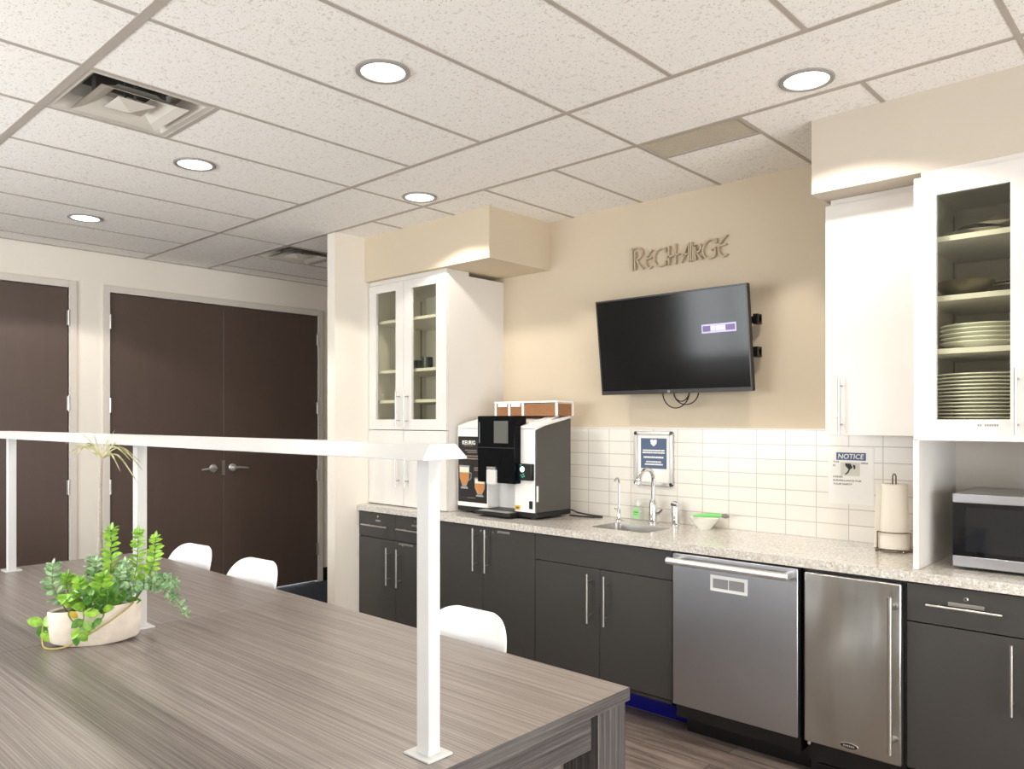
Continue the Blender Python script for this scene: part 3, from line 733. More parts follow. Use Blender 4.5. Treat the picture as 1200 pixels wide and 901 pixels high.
bw = MB().lathe([(0.02, 0.0), (0.05, 0.002), (0.085, 0.03), (0.098, 0.055), (0.102, 0.055), (0.088, 0.028), (0.052, 0.0), (0.02, -0.001)], (0, 0, 0), 32).build('metal_bowl', M_DPAN)
bw.location = (-0.745, 3.37, 1.9575)
tag(bw, 'dull grey steel bowl at the left of the second shelf in the glass cabinet', 'bowl')
t = thing('serving_dish', (-0.63, 3.47, 1.9565), 'shiny oval steel serving dish on the second shelf beside the dull bowl', 'dish')
MB().lathe([(0.03, 0.0), (0.075, 0.0), (0.098, 0.045), (0.118, 0.055), (0.118, 0.058), (0.096, 0.05), (0.073, 0.003), (0.03, 0.002)], (-0.60, 3.60, 1.956), 36, sx=1.15, sy=0.95).build('dish_body', M_PAN, t)
MB().tube([(-0.675, 3.545, 2.008), (-0.67, 3.50, 2.018), (-0.59, 3.475, 2.020), (-0.53, 3.50, 2.018), (-0.525, 3.545, 2.008)], 0.005, 8).build('handle', M_PAN, t)
pt = MB().lathe([(0.05, 0.0), (0.10, 0.001), (0.135, 0.022), (0.138, 0.026), (0.132, 0.025), (0.098, 0.004), (0.05, 0.003)], (0, 0, 0), 40).build('platter', M_PAN)
pt.location = (-0.715, 3.46, 2.1815)
tag(pt, 'round polished steel platter on the top shelf of the glass cabinet', 'platter')
tr = MB().lathe([(0.03, 0.0), (0.09, 0.0), (0.12, 0.014), (0.122, 0.016), (0.088, 0.003), (0.03, 0.003)], (0, 0, 0), 36).build('platter', M_PAN)
tr.location = (-0.665, 3.44, 2.2085)
tr.rotation_euler = (0.0, 0, 0)
tag(tr, 'smaller steel platter lying in the round platter on the top shelf', 'platter')

# ================================================================ TELEVISION, SIGNS
tv = thing('television', (-2.20, 3.655, 1.631), 'black flat television tilted forward on the beige wall below the metal letters', 'television')
a = math.atan2(0.065, 0.531)
TM = Matrix.Translation((-2.2035, 3.655, 1.631)) @ Matrix.Rotation(a, 4, 'X')
w2, hh = 0.461, 0.535
def tbox(b, *q, mi=0): return b.box(*q, mi=mi, M=TM)
b = MB(); tbox(b, -w2, w2, 0.0, 0.030, 0, hh); tbox(b, -w2 * .62, w2 * .62, 0.030, 0.055, 0.03, hh * .6)
b.build('housing', M_BLACK, tv, 0.003)
b = MB()
for q in ((-w2, w2, -0.004, 0.0, 0, 0.022), (-w2, w2, -0.004, 0, hh - 0.009, hh), (-w2, -w2 + 0.009, -0.004, 0, 0.022, hh - .009), (w2 - 0.009, w2, -0.004, 0, 0.022, hh - .009)): tbox(b, *q)
b.build('bezel', mat('tv_bezel', (46, 43, 42), 0.32), tv, 0.0008)
sn = MB(); tbox(sn, -w2 + 0.009, w2 - 0.009, -0.0012, 0.0, 0.022, hh - 0.009); sn = sn.build('screen', M_SCREEN, tv, smooth=0)
b = MB(); tbox(b, 0.199, 0.392, -0.0018, -0.0011, 0.305, 0.350, mi=0)
for q in ((0.206, 0.249), (0.334, 0.385)): tbox(b, q[0], q[1], -0.0024, -0.0017, 0.313, 0.342, mi=1)
for q in ((0.256, 0.270), (0.284, 0.300), (0.303, 0.315), (0.318, 0.328)): tbox(b, q[0], q[1], -0.0024, -0.0017, 0.320, 0.337, mi=2)
b.build('status_banner', [mat('banner_lilac', (170, 165, 200), 0.4, emis=((176, 168, 206), 0.75)), mat('banner_purple', (104, 88, 136), 0.4, emis=((104, 86, 136), 0.4)), mat('banner_white', (240, 238, 255), 0.4, emis=((240, 238, 255), 0.9))], sn, smooth=0)
b = MB(); tbox(b, -0.025, -0.009, -0.0055, -0.0038, 0.004, 0.018); b.build('maker_mark', M_CHROME, tv, smooth=0)
b = MB(); b.box(-2.40, -2.02, 3.768, 3.786, 1.72, 2.04)
for xx in (-2.33, -2.09): b.box(xx - 0.015, xx + 0.015, 3.66, 3.77, 1.75, 2.02)
for zz in (1.83, 1.995): b.box(-2.30, -1.735, 3.705, 3.735, zz - 0.016, zz + 0.016); b.box(-1.76, -1.735, 3.69, 3.74, zz - 0.026, zz + 0.026)
b.build('wall_bracket', M_BLACK, tv, 0.001)
def arc(x0, x1, zt, dip, y, n=14): return [(x0 + (x1 - x0) * (0.5 - 0.5 * math.cos(PI * i / n)), y, zt - dip * math.sin(PI * i / n)) for i in range(n + 1)]
cb = MB(); cb.tube(arc(-2.29, -2.125, 1.64, 0.088, 3.70), 0.0032, 6); cb.tube(arc(-2.225, -2.075, 1.64, 0.070, 3.71), 0.0032, 6); cb.tube(arc(-2.215, -2.12, 1.64, 0.052, 3.69), 0.0032, 6)
cb.build('cable', M_BLACK, tv)

# metal wall letters
sg = thing('wall_lettering', (-2.24, YB, 2.35), 'thin metal letters spelling RECHARGE on the wall above the television', 'sign')
def strokes(name, paths, r=0.0042):
    b = MB()
    for p in paths:
        pts = []
        if len(p) == 2: pts = p
        else:                                   # smooth through the points
            for i in range(len(p) - 1):
                p_1 = p[max(i - 1, 0)]; p1 = p[i]; p2 = p[i + 1]; p3 = p[min(i + 2, len(p) - 1)]
                for k in range(5):
                    u = k / 5
                    pts.append(tuple(0.5 * (2 * p1[c] + (p2[c] - p_1[c]) * u + (2 * p_1[c] - 5 * p1[c] + 4 * p2[c] - p3[c]) * u * u + (3 * p1[c] - p_1[c] - 3 * p2[c] + p3[c]) * u ** 3) for c in (0, 1)))
            pts.append(p[-1])
        rings = []
        for i, q in enumerate(pts):
            qa, qb = pts[max(i - 1, 0)], pts[min(i + 1, len(pts) - 1)]
            tx, tz = qb[0] - qa[0], qb[1] - qa[1]; L = math.hypot(tx, tz) or 1; nx, nz = -tz / L * r, tx / L * r
            rings.append([(q[0] + nx, YB - 0.022, q[1] + nz), (q[0] - nx, YB - 0.022, q[1] - nz), (q[0] - nx, YB - 0.004, q[1] - nz), (q[0] + nx, YB - 0.004, q[1] + nz)])
        b.loft(rings)
        mid_ = pts[len(pts) // 2]; b.box(mid_[0] - 0.003, mid_[0] + 0.003, YB - 0.006, YB + 0.001, mid_[1] - 0.003, mid_[1] + 0.003)
    return b.build(name, M_TAUPE, sg, smooth=30)
def L_(x0, x1, z0, z1, paths): return [[(x0 + (x1 - x0) * u, z0 + (z1 - z0) * v) for (u, v) in p] for p in paths]
Rp = [[(.08, 0), (.08, 1)], [(.3, 0.02), (.3, .85)], [(.05, .97), (.55, 1.0), (.95, .8), (.75, .55), (.32, .46)], [(.45, .48), (.7, .2), (1.05, .02)]]
Ep = [[(1.0, .98), (.55, .8), (.1, .5), (.15, .2), (.55, .02), (1.0, .08)], [(.2, .52), (.9, .56)]]
Cp = [[(.95, .93), (.6, 1.0), (.2, .82), (.02, .45), (.25, .1), (.65, .02), (.95, .1)], [(.97, .02), (.97, .28)], [(.97, .76), (.97, .98)]]
Hp = [[(.15, 0), (.15, 1)], [(.85, 0), (.85, 1.05)], [(-.1, .42), (1.25, .5)]]
Ap = [[(.78, 0), (.78, 1.02)], [(.98, 0), (.98, 1.0)], [(.72, .95), (.45, .7), (.25, .3), (0.0, 0.0)], [(.1, .36), (.78, .44)]]
Gp = [[(.95, .9), (.6, 1.0), (.2, .82), (.02, .45), (.2, .1), (.55, .0), (.9, .12), (.93, .5)], [(.62, .46), (.93, .52)], [(.97, .75), (.97, 1.0)]]
for nm, p, x0, x1, z0, z1 in (('letter_r', Rp, -2.540, -2.466, 2.349, 2.478), ('letter_e', Ep, -2.449, -2.403, 2.350, 2.455), ('letter_c', Cp, -2.392, -2.312, 2.350, 2.452),
                              ('letter_h', Hp, -2.303, -2.243, 2.350, 2.457), ('letter_a', Ap, -2.216, -2.153, 2.352, 2.456), ('letter_r', Rp, -2.145, -2.091, 2.354, 2.440),
                              ('letter_g', Gp, -2.086, -2.004, 2.353, 2.454), ('letter_e', Ep, -1.995, -1.941, 2.351, 2.465)):
    strokes(nm, L_(x0, x1, z0, z1, p))

TY = YB - 0.010    # face of the tiles
def dashes(b, x0, x1, z, h, y, seed, lo=0.004, hi=0.009):
    rnd = random.Random(seed); x = x0
    while x < x1:
        w = rnd.uniform(lo, hi); b.box(x, min(x + w, x1), y - 0.0006, y, z, z + h); x += w + 0.0022
# framed notice above the sink
t = thing('framed_poster', (-2.394, TY, 1.27), 'silver snap frame with a blue printed card on the tiles behind the tap', 'frame')
fx0, fx1, fz0, fz1 = -2.522, -2.266, 1.115, 1.424
b = MB()
for q in ((fx0, fx1, fz0, fz0 + 0.02), (fx0, fx1, fz1 - 0.02, fz1)): b.box(q[0] + 0.012, q[1] - 0.012, TY - 0.013, TY, q[2], q[3])
for q in ((fx0, fx0 + 0.02), (fx1 - 0.02, fx1)): b.box(q[0], q[1], TY - 0.013, TY, fz0 + 0.012, fz1 - 0.012)
b.build('frame', mat('satin_silver', (205, 203, 200), 0.3, metal=0.9), t, 0.003)
for xx in (fx0, fx1):
    for zz in (fz0, fz1):
        MB().lathe([(0.0105, 0), (0.0105, 0.014), (0.008, 0.016)], (xx + (0.012 if xx == fx0 else -0.012), TY, zz + (0.012 if zz == fz0 else -0.012)), 14, M=Matrix.Rotation(PI / 2, 3, 'X')).build('corner_cap', mat('dark_chrome', (90, 88, 86), 0.2, metal=1.0), t)
sh = bx('sheet', M_PAPER, t, fx0 + 0.015, fx1 - 0.015, TY - 0.004, TY - 0.0005, fz0 + 0.015, fz1 - 0.015, 0)
cx0, cx1, cz0, cz1 = -2.479, -2.309, 1.212, 1.384
cd = bx('blue_card', mat('slate_blue_print', (74, 92, 122), 0.5), sh, cx0, cx1, TY - 0.0046, TY - 0.004, cz0, cz1, 0)
b = MB(); y = TY - 0.0046; cc = (cx0 + cx1) / 2
b.prism([(cc - 0.022, 1.373), (cc - 0.012, 1.378), (cc, 1.373), (cc + 0.012, 1.378), (cc + 0.022, 1.373), (cc + 0.018, 1.352), (cc, 1.338), (cc - 0.018, 1.352)], y - 0.0006, y, 'y')
dashes(b, cx0 + 0.014, cx1 - 0.014, 1.311, 0.008, y, 1); dashes(b, cx0 + 0.012, cx1 - 0.012, 1.298, 0.008, y, 2)
dashes(b, cx0 + 0.02, cx1 - 0.02, 1.271, 0.010, y, 3); dashes(b, cx0 + 0.035, cx1 - 0.035, 1.247, 0.007, y, 4); dashes(b, cx0 + 0.028, cx1 - 0.025, 1.232, 0.008, y, 5)
b.build('print', M_PAPER, sh, smooth=0)

# notice sheet under the plain wall cabinet
t = thing('notice_sheet', (-1.314, TY, 1.22), 'clear laminated NOTICE sheet with a camera picture on the tiles', 'sign')
M_LAM = mat('laminated_sheet', (232, 229, 224), 0.25)
bx('sheet', M_LAM, t, -1.416, -1.208, TY - 0.0015, TY, 1.088, 1.356, 0)
y = TY - 0.0015
bn = bx('header', mat('notice_blue', (66, 92, 136), 0.5), t, -1.379, -1.243, y - 0.0004, y, 1.296, 1.332, 0)
text_obj('notice_word', 'NOTICE', M_PAPER, bn, (-1.371, y - 0.0004, 1.302), 0.024, 0.120, WALLM, shear=0.15, bold=0.02)
for (s, x, z, w) in (('THIS', -1.394, 1.283, 0.028), ('IS', -1.394, 1.266, 0.010), ('AREA', -1.267, 1.280, 0.034), ('UNDER', -1.394, 1.212, 0.045), ('SURVEILLANCE FOR', -1.394, 1.195, 0.131), ('YOUR SAFETY', -1.394, 1.178, 0.090)):
    text_obj('notice_text', s, M_INK, t, (x, y, z), 0.0085, w, WALLM, depth=0.0005, bold=0.012)
bx('picture', mat('picture_grey', (206, 205, 196), 0.6), t, -1.358, -1.270, y - 0.0003, y, 1.222, 1.286, 0)
b = MB(); y -= 0.0003
b.prism([(-1.338, 1.281), (-1.312, 1.280), (-1.303, 1.262), (-1.318, 1.250), (-1.336, 1.268)], y - 0.0005, y, 'y')
b.prism([(-1.303, 1.276), (-1.292, 1.274), (-1.290, 1.258), (-1.297, 1.253)], y - 0.0005, y, 'y')
b.prism([(-1.322, 1.254), (-1.316, 1.250), (-1.322, 1.236), (-1.336, 1.226), (-1.339, 1.231), (-1.328, 1.240)], y - 0.0005, y, 'y')
b.build('camera_drawing', M_INK, t, smooth=0)

t = thing('switch_plate', (-4.375, 3.095, 1.31), 'white switch plate on the wing wall behind the rail', 'switch')
bx('plate', M_POWDER, t, -4.375, -4.369, 3.06, 3.13, 1.25, 1.365, 0.002)
bx('rocker', M_POWDER, t, -4.370, -4.365, 3.078, 3.112, 1.275, 1.34, 0.001)

# ================================================================ THINGS ON THE WORKTOP
CT = 0.9145
# coffee machine
cm = thing('coffee_machine', (-3.22, 3.50, CT), 'large white and black bean coffee machine on the worktop beside the tall cabinet', 'coffee machine')
ax0, ax1, ay0, ay1 = -3.549, -2.897, 3.34, 3.655
b = MB(); b.box(ax0 + 0.01, ax1 - 0.005, ay0 + 0.02, ay1, CT + 0.012, CT + 0.03); b.box(ax0, ax1, ay0, ay1, CT + 0.012, 0.955)
b.build('base', M_BLACK, cm, 0.003)
MB().prism([(ay0 + 0.002, 0.956), (ay1, 0.956), (ay1, 1.497), (ay0 + 0.24, 1.482), (ay0 + 0.08, 1.452), (ay0 + 0.002, 1.428)], ax1 - 0.012, ax1 - 0.001, 'x').build('side_panel', mat('charcoal_panel', (74, 71, 67), 0.5), cm, 0.002)
# body: white shell with an alcove under the dispensing head
b = MB()
b.box(ax0, ax1 - 0.012, ay0 + 0.10, ay1, 0.955, 1.44)
b.box(ax0, -3.285, ay0, ay0 + 0.10, 0.955, 1.44)
b.box(-3.065, ax1 - 0.012, ay0, ay0 + 0.10, 0.955, 1.44)
b.box(-3.285, -3.065, ay0, ay0 + 0.10, 1.13, 1.44)
b.build('body', M_BOARD, cm, 0.003)
# sloped lid
MB().prism([(ay0, 1.4300), (ay0, 1.452), (ay0 + 0.08, 1.475), (ay0 + 0.24, 1.506), (ay1, 1.516), (ay1, 1.4985), (ay0 + 0.24, 1.4835), (ay0 + 0.08, 1.4535)], ax0, ax1, 'x').build('lid', M_BOARD, cm, 0.004)
g = MB()
SL = Matrix.Translation((0, ay0 + 0.02, 1.461)) @ Matrix.Rotation(math.atan2(0.042, 0.17), 4, 'X')
for x in (-2.925, -2.965): g.box(x - 0.012, x + 0.006, 0.01, 0.22, -0.006, 0.006, M=SL)
g.build('lid_rib', M_BOARD, cm, 0.002)
# poster on the left of the front
po = bx('poster', mat('poster_black', (30, 27, 27), 0.3), cm, -3.542, -3.292, ay0 - 0.002, ay0, 0.982, 1.386, 0)
y = ay0 - 0.002
text_obj('poster_word', 'KEURIG', M_PAPER, po, (-3.505, y, 1.335), 0.026, 0.115, WALLM, bold=0.035)
for k_, q in enumerate(((-3.49, -3.41, 1.326, 0.004), (-3.48, -3.38, 1.298, 0.006), (-3.46, -3.375, 1.286, 0.006), (-3.505, -3.345, 1.262, 0.008), (-3.505, -3.345, 1.246, 0.008), (-3.40, -3.35, 1.19, 0.008), (-3.40, -3.36, 1.177, 0.008), (-3.46, -3.39, 1.008, 0.003))):
    b = MB(); dashes(b, *q, y, 11 + k_); b.build('print_line', mat('poster_print_grey', (150, 134, 124), 0.5), po, smooth=0)
def cup_pic(x, z, w, h, hd):
    gl = MB(); y2 = y - 0.0003
    gl.prism([(x - w * .5, z + h), (x + w * .5, z + h), (x + w * .46, z + h * .45), (x + w * .2, z + h * .12), (x - w * .2, z + h * .12), (x - w * .46, z + h * .45)], y2, y, 'y', 0)
    gl.prism([(x - w * .44, z + h * .70), (x + w * .44, z + h * .70), (x + w * .40, z + h * .42), (x + w * .18, z + h * .17), (x - w * .18, z + h * .17), (x - w * .40, z + h * .42)], y2 - 0.0003, y2, 'y', 1)
    gl.prism([(x - w * .44, z + h * .92), (x + w * .44, z + h * .92), (x + w * .44, z + h * .70), (x - w * .44, z + h * .70)], y2 - 0.0003, y2, 'y', 2)
    gl.prism([(x - w * .36, z), (x + w * .36, z), (x + w * .3, z + h * .10), (x - w * .3, z + h * .10)], y2 - 0.0003, y2, 'y', 0)
    if hd: gl.tube([(x + w * .45, y2, z + h * .72), (x + w * .68, y2, z + h * .66), (x + w * .64, y2, z + h * .45), (x + w * .42, y2, z + h * .36)], 0.003, 6, 0)
    gl.build('printed_cup', [mat('glass_print', (150, 150, 148), 0.4), mat('latte_print', (190, 128, 70), 0.5), mat('foam_print', (238, 226, 206), 0.5)], po, smooth=0)
cup_pic(-3.487, 1.062, 0.092, 0.145, True); cup_pic(-3.352, 1.020, 0.092, 0.115, False)
# dispensing head with the touch screen
b = MB(); b.box(-3.318, -3.018, ay0 - 0.055, ay0 + 0.05, 1.118, 1.512); hdm = b.build('dispensing_head', mat('gloss_black', (9, 10, 13), 0.2, spec=0.08), cm, 0.004)
bx('touch_screen', mat('screen_dim', (86, 88, 84), 0.15, emis=((90, 92, 88), 0.15)), hdm, -3.180, -3.067, ay0 - 0.0562, ay0 - 0.055, 1.352, 1.482, 0)
bx('head_seam', M_DARK, hdm, -3.318, -3.018, ay0 - 0.0558, ay0 - 0.055, 1.322, 1.327, 0)
bx('light_strip', mat('strip_grey', (96, 108, 120), 0.3), hdm, -3.305, -3.297, ay0 - 0.0562, ay0 - 0.055, 1.35, 1.475, 0)
nz = MB(); nz.box(-3.228, -3.155, ay0 - 0.072, ay0 - 0.02, 1.108, 1.196); nz.build('nozzle', mat('nozzle_silver', (214, 213, 208), 0.35), cm, 0.004)
bx('nozzle_cap', M_STEEL, cm, -3.226, -3.157, ay0 - 0.071, ay0 - 0.054, 1.198, 1.212, 0.001)
# card reader, switch, warning sticker, drip tray
rd = MB(); rd.box(-3.020, -2.915, ay0 - 0.022, ay0 + 0.01, 1.140, 1.236); rd = rd.build('card_reader', M_BLACK, cm, 0.004)
MB().lathe([(0.016, 0), (0.016, 0.003)], (-2.985, ay0 - 0.022, 1.204), 20, M=Matrix.Rotation(PI / 2, 3, 'X')).build('reader_light', mat('reader_glow', (210, 255, 240), 0.3, emis=((190, 255, 235), 2.0)), rd)
b = MB()
for (x, z) in ((-2.995, 1.17), (-2.978, 1.176), (-2.985, 1.16), (-2.972, 1.164), (-2.996, 1.228)): b.box(x - 0.005, x + 0.005, ay0 - 0.0226, ay0 - 0.0218, z - 0.004, z + 0.004)
b.build('reader_symbol', mat('reader_teal', (60, 150, 130), 0.3, emis=((60, 150, 130), 0.5)), rd, smooth=0)
bx('coin_slot', M_BLACK, cm, -2.952, -2.925, ay0 - 0.002, ay0 + 0.002, 0.976, 1.022, 0.0008)
st = bx('warning_sticker', mat('sticker_yellow', (226, 184, 84), 0.5), cm, -3.062, -3.020, ay0 - 0.0015, ay0, 0.964, 0.992, 0)
b = MB(); dashes(b, -3.055, -3.028, 0.972, 0.012, ay0 - 0.0015, 31, 0.003, 0.006); b.build('sticker_print', mat('sticker_brown', (96, 66, 20), 0.6), st, smooth=0)
tr = MB(); tr.box(-3.325, -3.04, ay0 - 0.075, ay0 + 0.09, CT + 0.012, 0.947); tr = tr.build('drip_tray', M_BLACK, cm, 0.004)
b = MB(); b.box(-3.30, -3.06, ay0 - 0.065, ay0 + 0.085, 0.947, 0.951)
b.build('drip_grid', M_STEEL, tr, 0.001)
for (x, y_) in ((ax0 + 0.06, ay0 + 0.05), (ax1 - 0.06, ay0 + 0.05), (ax0 + 0.06, ay1 - 0.05), (ax1 - 0.06, ay1 - 0.05)): MB().lathe([(0.018, 0), (0.018, 0.014)], (x, y_, CT - 0.0005), 12).build('foot', M_BLACK, cm)
b = MB(); b.box(ax1 - 0.002, ax1 + 0.006, ay0 + 0.002, ay0 + 0.012, 1.02, 1.11); b.build('side_latch', M_BOARD, cm, 0.001)
# bean hopper on top
M_BEAN = mat('coffee_beans', (142, 98, 62), 0.6, noise=(120, 0.5))
hx0, hx1, hy0, hy1, hz0 = -3.365, -2.875, 3.49, 3.645, 1.512
hp = MB(); hp.box(hx0 + 0.006, hx1 - 0.004, hy0 + 0.004, hy1 - 0.006, hz0, 1.583); hp = hp.build('bean_hopper', M_BEAN, cm, smooth=0)
b = MB()
for x in (hx0, -3.250, -3.138, hx1): b.box(x - 0.008, x + 0.008, hy0, hy0 + 0.008, hz0, 1.594); b.box(x - 0.008, x + 0.008, hy1 - 0.008, hy1, hz0, 1.594)
b.box(hx0 - 0.006, hx1 + 0.008, hy0 - 0.004, hy1, 1.590, 1.601)
for x in (-3.305, -3.195): b.box(x - 0.038, x + 0.038, hy0 - 0.002, hy0 + 0.003, 1.568, 1.590)
b.build('hopper_lid', M_BOARD, cm, 0.001)
# power cord
cb = MB(); cb.tube([(-2.90, 3.66, 0.95), (-2.86, 3.675, 0.935), (-2.80, 3.70, 0.924), (-2.72, 3.715, 0.920), (-2.69, 3.69, 0.920), (-2.74, 3.655, 0.920), (-2.82, 3.64, 0.920), (-2.885, 3.63, 0.921)], 0.005, 8); cb.build('power_cord', M_BLACK, cm)

# tap
t = thing('tap', (-2.352, 3.70, CT), 'tall chrome gooseneck tap behind the sink', 'tap')
MB().lathe([(0.030, 0), (0.030, 0.006), (0.024, 0.012), (0.022, 0.10), (0.019, 0.115), (0.016, 0.13)], (-2.352, 3.70, CT), 24).build('tap_body', M_CHROME, t)
pth = [(-2.352, 3.70, 1.04), (-2.350, 3.70, 1.10), (-2.348, 3.699, 1.16)]
for k in range(1, 9):
    a_ = PI * 0.78 * k / 8; pth.append((-2.348 - 0.010 * (1 - math.cos(a_)), 3.699 - 0.052 * (1 - math.cos(a_)), 1.16 + 0.055 * math.sin(a_)))
MB().tube(pth, 0.0115, 12).build('spout', M_CHROME, t)
e = Vector(pth[-1]); MB().tube([e + Vector((0, 0.004, 0.008)), e + Vector((-0.004, -0.014, -0.022)), e + Vector((-0.008, -0.03, -0.056)), e + Vector((-0.009, -0.033, -0.062))], [0.013, 0.015, 0.020, 0.017], 14).build('spray_head', M_CHROME, t)
MB().tube([(-2.332, 3.695, 0.965), (-2.305, 3.688, 0.975), (-2.275, 3.68, 1.0)], [0.010, 0.007, 0.005], 10).build('lever', M_CHROME, t)
t = thing('filter_tap', (-2.553, 3.66, CT), 'slim chrome filtered water tap left of the sink', 'tap')
MB().lathe([(0.02, 0), (0.02, 0.005), (0.012, 0.012), (0.011, 0.06), (0.008, 0.066)], (-2.553, 3.66, CT), 18).build('tap_body', M_CHROME, t)
MB().tube([(-2.553, 3.66, 0.975), (-2.553, 3.66, 1.12), (-2.552, 3.658, 1.145), (-2.550, 3.645, 1.158), (-2.548, 3.625, 1.156), (-2.547, 3.61, 1.142)], 0.0058, 10).build('spout', M_CHROME, t)
MB().tube([(-2.553, 3.655, 0.98), (-2.562, 3.632, 0.985)], [0.005, 0.004], 8).build('lever', M_CHROME, t)
t = thing('soap_dispenser', (-2.215, 3.71, CT), 'stubby chrome dispenser post right of the tall tap', 'soap dispenser')
MB().lathe([(0.026, 0), (0.026, 0.004), (0.0215, 0.010), (0.0215, 0.10), (0.0205, 0.104)], (-2.215, 3.71, CT), 22).build('post', M_CHROME, t)
MB().prism([(3.69, 1.018), (3.7315, 1.018), (3.7315, 1.026), (3.71, 1.046), (3.688, 1.036)], -2.2345, -2.1955, 'x').build('slanted_cap', M_CHROME, t, 0.003)
# soap bottle
t = thing('soap_bottle', (-2.466, 3.725, CT), 'clear soap bottle with a bright green label behind the sink', 'bottle')
bx('bottle_body', M_BOTTLE, t, -2.496, -2.436, 3.707, 3.743, CT, 1.002, 0.008)
bx('label', mat('label_green', (140, 214, 130), 0.5), t, -2.488, -2.452, 3.705, 3.7075, 0.932, 0.985, 0)
b = MB(); dashes(b, -2.484, -2.452, 0.962, 0.006, 3.705, 41, .004, .008); dashes(b, -2.484, -2.456, 0.950, 0.004, 3.705, 42, .003, .006); b.build('label_print', mat('label_dark_green', (40, 110, 50), 0.5), t, smooth=0)
b = MB(); b.lathe([(0.012, 0), (0.012, 0.014), (0.006, 0.016), (0.005, 0.034), (0.012, 0.036), (0.012, 0.044)], (-2.466, 3.725, 1.0), 16); b.box(-2.47, -2.462, 3.69, 3.725, 1.037, 1.043); b.build('pump', M_POWDER, t, 0.001)
# bowl with a dish brush
t = thing('bowl', (-2.015, 3.705, CT), 'white bowl on the worktop right of the tap with a brush lying in it', 'bowl')
MB().lathe([(0.03, 0), (0.038, 0.0), (0.040, 0.006), (0.078, 0.056), (0.080, 0.060), (0.076, 0.059), (0.036, 0.010), (0.01, 0.008)], (-2.03, 3.69, CT), 32).build('bowl_body', mat('frosted_white', (236, 236, 228), 0.25), t)
t = thing('dish_brush', (-1.99, 3.69, 0.98), 'green dish brush with a grey tip lying across the white bowl', 'brush')
MB().tube([(-2.090, 3.68, 0.979), (-2.05, 3.685, 0.984), (-1.99, 3.69, 0.988), (-1.93, 3.695, 0.990)], [0.006, 0.010, 0.012, 0.010], 12).build('handle', mat('brush_green', (120, 200, 112), 0.4), t)
MB().tube([(-1.93, 3.695, 0.990), (-1.912, 3.696, 0.990), (-1.893, 3.697, 0.988)], [0.0095, 0.013, 0.004], 12).build('tip', mat('brush_grey', (120, 116, 112), 0.5), t)
b = MB()
for i in range(26): b.rod((-2.085 + 0.0024 * i, 3.68 + random.uniform(-.006, .006), 0.978), (-2.085 + 0.0024 * i + random.uniform(-.003, .003), 3.68 + random.uniform(-.008, .008), 0.960), 0.0008, 4)
br = b.build('bristles', M_POWDER, t); br['kind'] = 'stuff'
# paper towel holder and roll
t = thing('paper_towel_holder', (-1.075, 3.625, CT), 'bronze wire paper towel holder on the worktop below the wall cabinet', 'holder')
b = MB(); c = (-1.075, 3.625)
circ = lambda r, z: [(c[0] + r * math.cos(2 * PI * k / 24), c[1] + r * math.sin(2 * PI * k / 24), z) for k in range(25)]
b.tube(circ(0.075, 0.922), 0.004, 8); b.tube(circ(0.030, 0.922), 0.003, 8)
for k in range(4):
    a_ = PI / 4 + k * PI / 2; b.rod((c[0] + 0.03 * math.cos(a_), c[1] + 0.03 * math.sin(a_), 0.922), (c[0] + 0.075 * math.cos(a_), c[1] + 0.075 * math.sin(a_), 0.922), 0.003, 8)
    b.lathe([(0.004, 0), (0.007, 0.004), (0.004, 0.008)], (c[0] + 0.078 * math.cos(a_), c[1] + 0.078 * math.sin(a_), CT - 0.0003), 10)
M_BRONZE = mat('bronze_wire', (120, 104, 86), 0.3, metal=0.9)
b.build('base_ring', M_BRONZE, t)
hz = 1.25
MB().tube([(c[0] - 0.007, c[1], 0.922), (c[0] - 0.007, c[1], hz - 0.012), (c[0] - 0.004, c[1], hz - 0.002), (c[0], c[1], hz), (c[0] + 0.004, c[1], hz - 0.002), (c[0] + 0.007, c[1], hz - 0.012), (c[0] + 0.007, c[1], 0.922)], 0.003, 8).build('centre_loop', M_BRONZE, t)
b = MB(); arcp = [(c[0] + 0.072 * math.cos(a_), c[1] + 0.072 * math.sin(a_), 1.000) for a_ in [PI * 1.02 + (PI * 0.92) * k / 14 for k in range(15)]]
b.tube([(arcp[0][0], arcp[0][1], 0.922)] + arcp + [(arcp[-1][0], arcp[-1][1], 0.922)], 0.0028, 8)
a_ = 1.22 * PI; b.rod((c[0] + 0.072 * math.cos(a_), c[1] + 0.072 * math.sin(a_), 1.0), (c[0] + 0.072 * math.cos(a_), c[1] + 0.072 * math.sin(a_), 0.922), 0.0028, 8)
b.build('side_guard', M_BRONZE, t)
t = thing('paper_towel_roll', (c[0], c[1], 0.927), 'white paper towel roll standing in the bronze wire holder', 'paper towel')
b = MB(); prof = []
seg = 40
outer_r = lambda a_: 0.060 + 0.003 * math.cos(3 * a_ + 1)
def rr(z, k):
    a_ = 2 * PI * k / seg; fl = 1.0 - 0.13 * (z - 0.927) / 0.28
    return (c[0] + outer_r(a_) * fl * math.cos(a_), c[1] + outer_r(a_) * fl * math.sin(a_), z)
rings = [[rr(z, k) for k in range(seg)] for z in (0.927, 0.93, 1.0, 1.1, 1.205, 1.207)]
for rad in (0.02, 0.0195): rings.append([(c[0] + rad * math.cos(2 * PI * k / seg), c[1] + rad * math.sin(2 * PI * k / seg), 1.206 if rad == 0.02 else 0.93) for k in range(seg)])
b.loft(rings, cap=False); b.build('roll', mat('towel_paper', (240, 234, 222), 0.9, bump=(90, 0.3)), t)
b = MB(); n2 = 10
A_ = [(c[0] - 0.040 - 0.035 * (k / n2), c[1] - 0.042 - 0.012 * math.sin(2.2 * k / n2)) for k in range(n2 + 1)]
